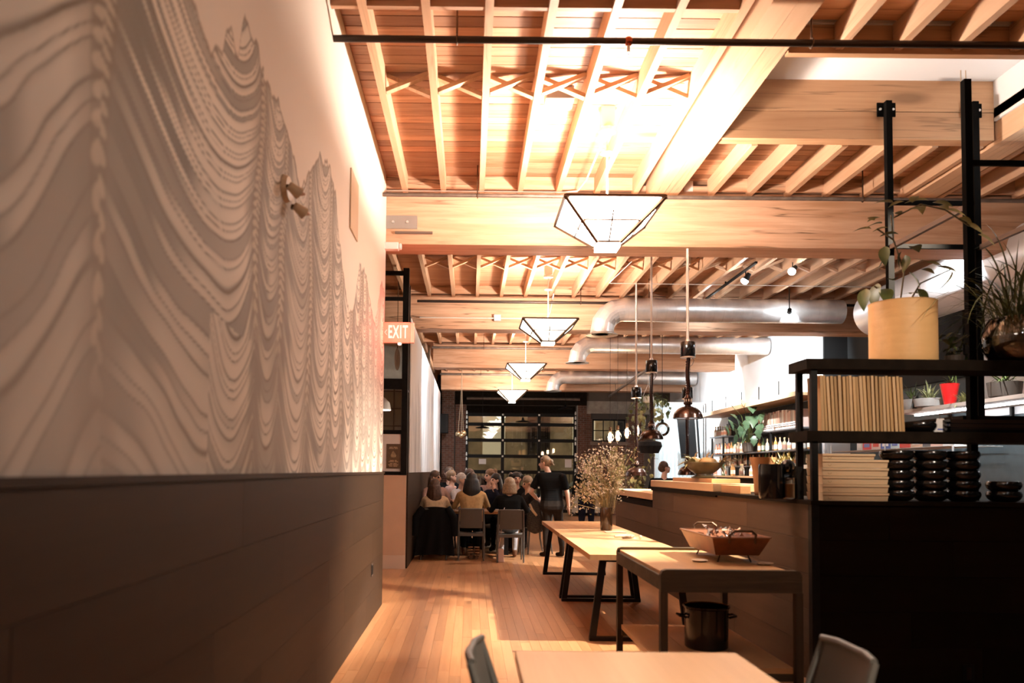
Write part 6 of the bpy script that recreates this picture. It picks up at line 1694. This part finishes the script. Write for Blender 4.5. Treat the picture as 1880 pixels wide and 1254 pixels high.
P += [('c', S, tuple(Vector(S).lerp(Vector(E), .62)), .068, .066, BLK), ('c', S, E, .05, .042, sk), ('c', E, Wp, .042, .03, sk)] + hand_prims(Wp, (.03, .1, -1), (-.4, .9, 0), sk, .35)
H, T = head_prims((-.095, .13, 1.625), PI / 2 - .35, sk, -.12); P += H
solid('body', P, wt, .0095)
hh = solid('hair', hair_prims(T, 'bun', HBL), wt, .011, 2)
gm = MB()
for q in (-1, 1): gm.tube([T(q * .085, .0, .06), T(q * .07, .06, .09), T(q * .02, .075, .1)], .006, 6)
gm.tube([T(-.03, .075, .1), T(.03, .075, .1)], .012, 6)
gm.build('sunglasses', M_BLKGLOSS, wt)

# person in black by the flowers
Q0 = Vector((px_x(1077, 17.0), 17.0, 0)); q = thing('person', 'person in black standing behind the dried flowers', 'person', Q0, .0)
P = chain((-.06, .08, 0, .92, .13, NAVY), (-.06, .06, 0, 1.08, .125, BLK), (-.09, .09, 0, 1.26, .122, BLK), (-.16, .16, 0, 1.40, .066, BLK)) + [('c', (0, 0, 1.4), (0, .02, 1.54), .06, .05, sk)]
for s_ in (-1, 1):
    P += [('c', (s_ * .09, 0, .86), (s_ * .1, .03, .48), .1, .07, NAVY), ('c', (s_ * .1, .03, .48), (s_ * .1, 0, .1), .065, .045, NAVY), ('c', (s_ * .1, 0, .05), (s_ * .11, .13, .035), .045, .035, SHOE)]
    E, Wp = (s_ * .27, -.02, 1.13), (s_ * .29, .06, .9)
    P += [('c', (s_ * .2, 0, 1.38), E, .062, .05, BLK), ('c', E, Wp, .048, .034, BLK)] + hand_prims(Wp, (0, .15, -1), (0, 1, 0), sk, .4)
H, T = head_prims((0, .04, 1.64), .5, sk); P += H
solid('body', P, q, .0125); solid('hair', hair_prims(T, 'short', HD), q, .0125, 2)

# cook behind the pass
K0 = Vector((px_x(1218, 15.0), 15.0, 0)); q = thing('person', 'cook in black behind the pass, looking towards the bar', 'person', K0, 0)
K = -.02
P = chain((-.06, .08, 0, .92, .13, NAVY), (-.06, .06, 0, 1.06, .125, BLK), (-.09, .09, 0, 1.20, .122, BLK), (-.15, .15, 0, 1.33 + K, .066, BLK)) + [('c', (0, 0, 1.35 + K), (.02, .02, 1.48 + K), .058, .05, sk)]
for s_ in (-1, 1):
    P += [('c', (s_ * .09, 0, .86), (s_ * .1, .03, .48), .1, .07, NAVY), ('c', (s_ * .1, .03, .48), (s_ * .1, 0, .1), .065, .045, NAVY), ('c', (s_ * .1, 0, .05), (s_ * .11, .13, .035), .045, .035, SHOE)]
    E, Wp = (s_ * .26, .05, 1.08), (s_ * .16, .3, 1.05)
    P += [('c', (s_ * .2, 0, 1.32), E, .062, .05, BLK), ('c', E, Wp, .045, .032, sk)] + hand_prims(Wp, (-s_ * .2, 1, 0), (-s_, 0, .3), sk, .4)
H, T = head_prims((.03, .03, 1.585 + K), -PI / 2 + .1, sk, .08); P += H
solid('body', P, q, .0125); solid('hair', hair_prims(T, 'short', HB), q, .0125, 2)

# =================================================================== their table, chairs and belongings
dt_ = thing('dining_table', 'long wood dining table crowded with seated diners', 'table', (0.0, 14.42, 0))
for k in range(4): MB().box((-.92, -.4 + k * .2 + .001, .72), (.86, -.2 + k * .2 - .001, .765)).build('plank', wood('walnut top', (.42, .21, .09), (.28, .13, .05), 'X', .3, 1.2, .8, .1, .5, False), dt_)
for x in (-.7, .65): MB().box((x - .04, -.3, 0), (x + .04, .3, .72)).build('leg', M_LEG, dt_)
CH = [('grey chair under the woman in the tan jumper', (px_x(866, 13.5), 13.42, 0), 0), ('grey chair under the woman with the blond bob', (px_x(937, 13.2), 13.2, 0), 0), ('grey chair hidden under the black coat', (px_x(799, 13.5), 13.48, 0), 0)]
for lb, lc, a in CH: make_chair(lb, lc, a, 'grey chairs at the crowded table')
make_chair('grey chair of the short blond person at the table end', (1.17, 14.5, 0), PI / 2 + .35, 'grey chairs at the crowded table')
for i, (pxv, y, f, nm) in enumerate(((796.5, 15.35, PI + .5, 'dark haired woman at the wall end'), (834.5, 15.55, PI + .9, 'person in the white shirt'), (822, 16.35, PI + 1.2, 'person with short brown hair'), (829, 17.15, PI - .5, 'short haired person in black'), (862, 16.05, PI, 'brown haired person facing us'), (902, 16.15, PI - .4, 'woman with curly hair'), (913, 15.25, PI - .45, 'woman with her hand at her mouth'), (948, 15.8, PI, 'person with dark hair'))):
    make_chair('grey chair of the ' + nm, (px_x(pxv, y), y, 0), f, 'grey chairs at the crowded table')
coat = thing('black_coat', 'long black coat draped over the chair back by the wall', 'coat', (px_x(800, 13.22), 13.2, 0))
n, k = 28, 14; vs = []
for j in range(k + 1):
    z = lerp(.88, .1, j / k)
    for i in range(n + 1):
        u = i / n; w = lerp(.25, .33, j / k); x = lerp(-w, w, u); y = -.03 - .025 * math.sin(u * 19 + j * .15) * (j / k) - .05 * math.sin(PI * u)
        vs.append((x, y, z - .03 * abs(2 * u - 1) ** 2))
vs2 = [(x, y + .035, z) for x, y, z in vs]; m_ = n + 1; fs = [(j * m_ + i, j * m_ + i + 1, (j + 1) * m_ + i + 1, (j + 1) * m_ + i) for j in range(k) for i in range(n)]; N = len(vs)
ring = list(range(m_)) + [j * m_ + n for j in range(1, k + 1)] + [k * m_ + i for i in range(n - 1, -1, -1)] + [j * m_ for j in range(k - 1, 0, -1)]
MB().add(vs + vs2, fs + [tuple(N + q for q in f[::-1]) for f in fs] + [(ring[i], N + ring[i], N + ring[(i + 1) % len(ring)], ring[(i + 1) % len(ring)]) for i in range(len(ring))]).build('coat_body', BLK, coat, smooth=True)
for s_ in (-1, 1): MB().tube([(s_ * .2, -.02, .86), (s_ * .31, -.05, .7), (s_ * .33, -.06, .4)], [.06, .065, .05], 10).build('sleeve', BLK, coat, smooth=True)
jk = thing('patterned_jacket', 'speckled dark jacket hanging from the chair at the table end', 'jacket', (px_x(983, 14.1), 14.1, 0))
MB().lathe([(.02, .38), (.12, .42), (.16, .52), (.15, .7), (.09, .92), (.03, .98)], (0, 0, 0), 18, 1, .55).build('jacket_body', mat('speckled cloth', (.03, .022, .015), .8, vary=.95, nscale=60), jk, smooth=True)
MB().tube([(-.1, -.03, .9), (-.06, -.09, .8), (.02, -.1, .7)], [.02, .025, .02], 8).build('sleeve', mat('beige lining', (.45, .33, .2), .8), jk)
hbg = thing('handbag', 'pale pink handbag on a thin strap beside the blond diner chair', 'handbag', (px_x(919, 13.0), 13.0, 0))
MB().prism([(-.07, 0), (.07, 0), (.055, .22), (-.045, .22)], .08).build('bag_body', mat('pale leather', (.55, .40, .34), .5), hbg, bevel=.012)
MB().tube([(-.02, 0, .21), (.02, -.03, .5), (.06, -.05, .86), (.07, .0, .88)], .006, 6).build('strap', mat('pale leather', (1, 1, 1)), hbg)
sand = thing('strappy_shoes', 'strappy sandals under the chair of the tan jumper', 'sandals', (px_x(871, 13.5), 13.5, 0))
for s_ in (-1, 1):
    MB().tube([(s_ * .05, -.1, .03), (s_ * .06, .0, .05), (s_ * .06, .1, .03)], [.03, .035, .03], 8).build('sole', SHB, sand)
    for k in range(4): MB().tube([(s_ * .055 + .04 * math.cos(a), -.04 + .03 * math.sin(a), .06 + k * .045) for a in [j * PI / 5 for j in range(11)]], .007, 5).build('strap', mat('tan strap', (.45, .25, .13), .6), sand)
# things on the table
for i, (px, y, nm) in enumerate(((824, 14.15, 'beside the white shirt'), (833, 14.3, 'beside the tan jumper'), (840, 14.55, 'in the middle of the table'), (899, 14.3, 'between tan jumper and black jacket'))):
    g = thing('drinking_glass', 'small water glass on the crowded table, ' + nm, 'glass', (px_x(px, y), y, .765), 0, 'glasses on the crowded table')
    MB().lathe([(.03, 0), (.034, .12), (.032, .12), (.028, .006), (0, .006)], (0, 0, 0), 14, closed=True).build('glass', glass_mat('jar glass', (1, 1, 1)), g)
    MB().lathe([(.027, .008), (.03, .07)], (0, 0, 0), 12).build('drink', mat('amber liquid', (1, 1, 1)), g)
for i, (px, y, nm) in enumerate(((827, 14.3, 'beside the white shirt'), (905, 14.5, 'beside the black jacket'))):
    tag(MB().lathe([(.06, 0), (.09, .004), (.12, .016), (.118, .019), (.08, .008), (0, .006)], (0, 0, 0), 24, closed=True).build('plate', mat('white china', (1, 1, 1)), None, (px_x(px, y), y, .765)), 'white plate on the crowded table, ' + nm, 'plate', 'plates on the crowded table')
# =================================================================== hang small pieces on the part that carries them
CARRY = {'coil': ('gooseneck',), 'vent_slot': ('neck',), 'box_rim': ('switch_box',), 'wire': ('switch_box',), 'lamp_face': ('dome',), 'glazing_bar': ('pane',), 'hanger_ring': ('hanger_rod',), 'diffuser_ring': ('flange',),
         'lens': ('can', 'lamp_head'), 'hub': ('wheel',), 'paper_label': ('bottle_body',), 'cap': ('bottle_body',), 'bolt': ('bracket_plate', 'plate'), 'spine_tag': ('cover',), 'print_panel': ('carton',), 'ring_mark': ('tray_box',), 'lip': ('tray_box',),
         'letter': ('case',), 'arrow': ('case',), 'test_lamp': ('case',), 'print': ('sheet',), 'wire_clip': ('sheet',), 'lettering': ('sheet',), 'pear': ('sheet',), 'filament': ('glass',), 'drink': ('glass',), 'liquid': ('glass',), 'socket': ('cover_plate',),
         'grille': ('cabinet',), 'seam': ('pipe_run',), 'handle': ('tub_body', 'pot_body'), 'rim': ('tub_body',), 'leaf': ('vine', 'stem', 'stalk', 'branch'), 'spout_cup': ('spout',), 'sunglasses': ('hair',), 'copper_fitting': ('tube',), 'sprinkler_head': ('tube',), 'seed_head': ('stems',)}


def mid(o):
    b = [Vector(c) for c in o.bound_box]
    return o.matrix_basis @ (sum(b, Vector()) / 8)


for root in [o for o in bpy.data.objects if o.parent is None and o.type == 'EMPTY']:
    kids = list(root.children); base = {}
    for c in kids: base.setdefault(c.name.split('.')[0], []).append(c)
    for c in kids:
        opts = [p for n in CARRY.get(c.name.split('.')[0], ()) for p in base.get(n, [])]
        if not opts or c.children: continue
        m = mid(c); p = min(opts, key=lambda q: (mid(q) - m).length)
        c.parent = p; c.matrix_parent_inverse = p.matrix_basis.inverted()
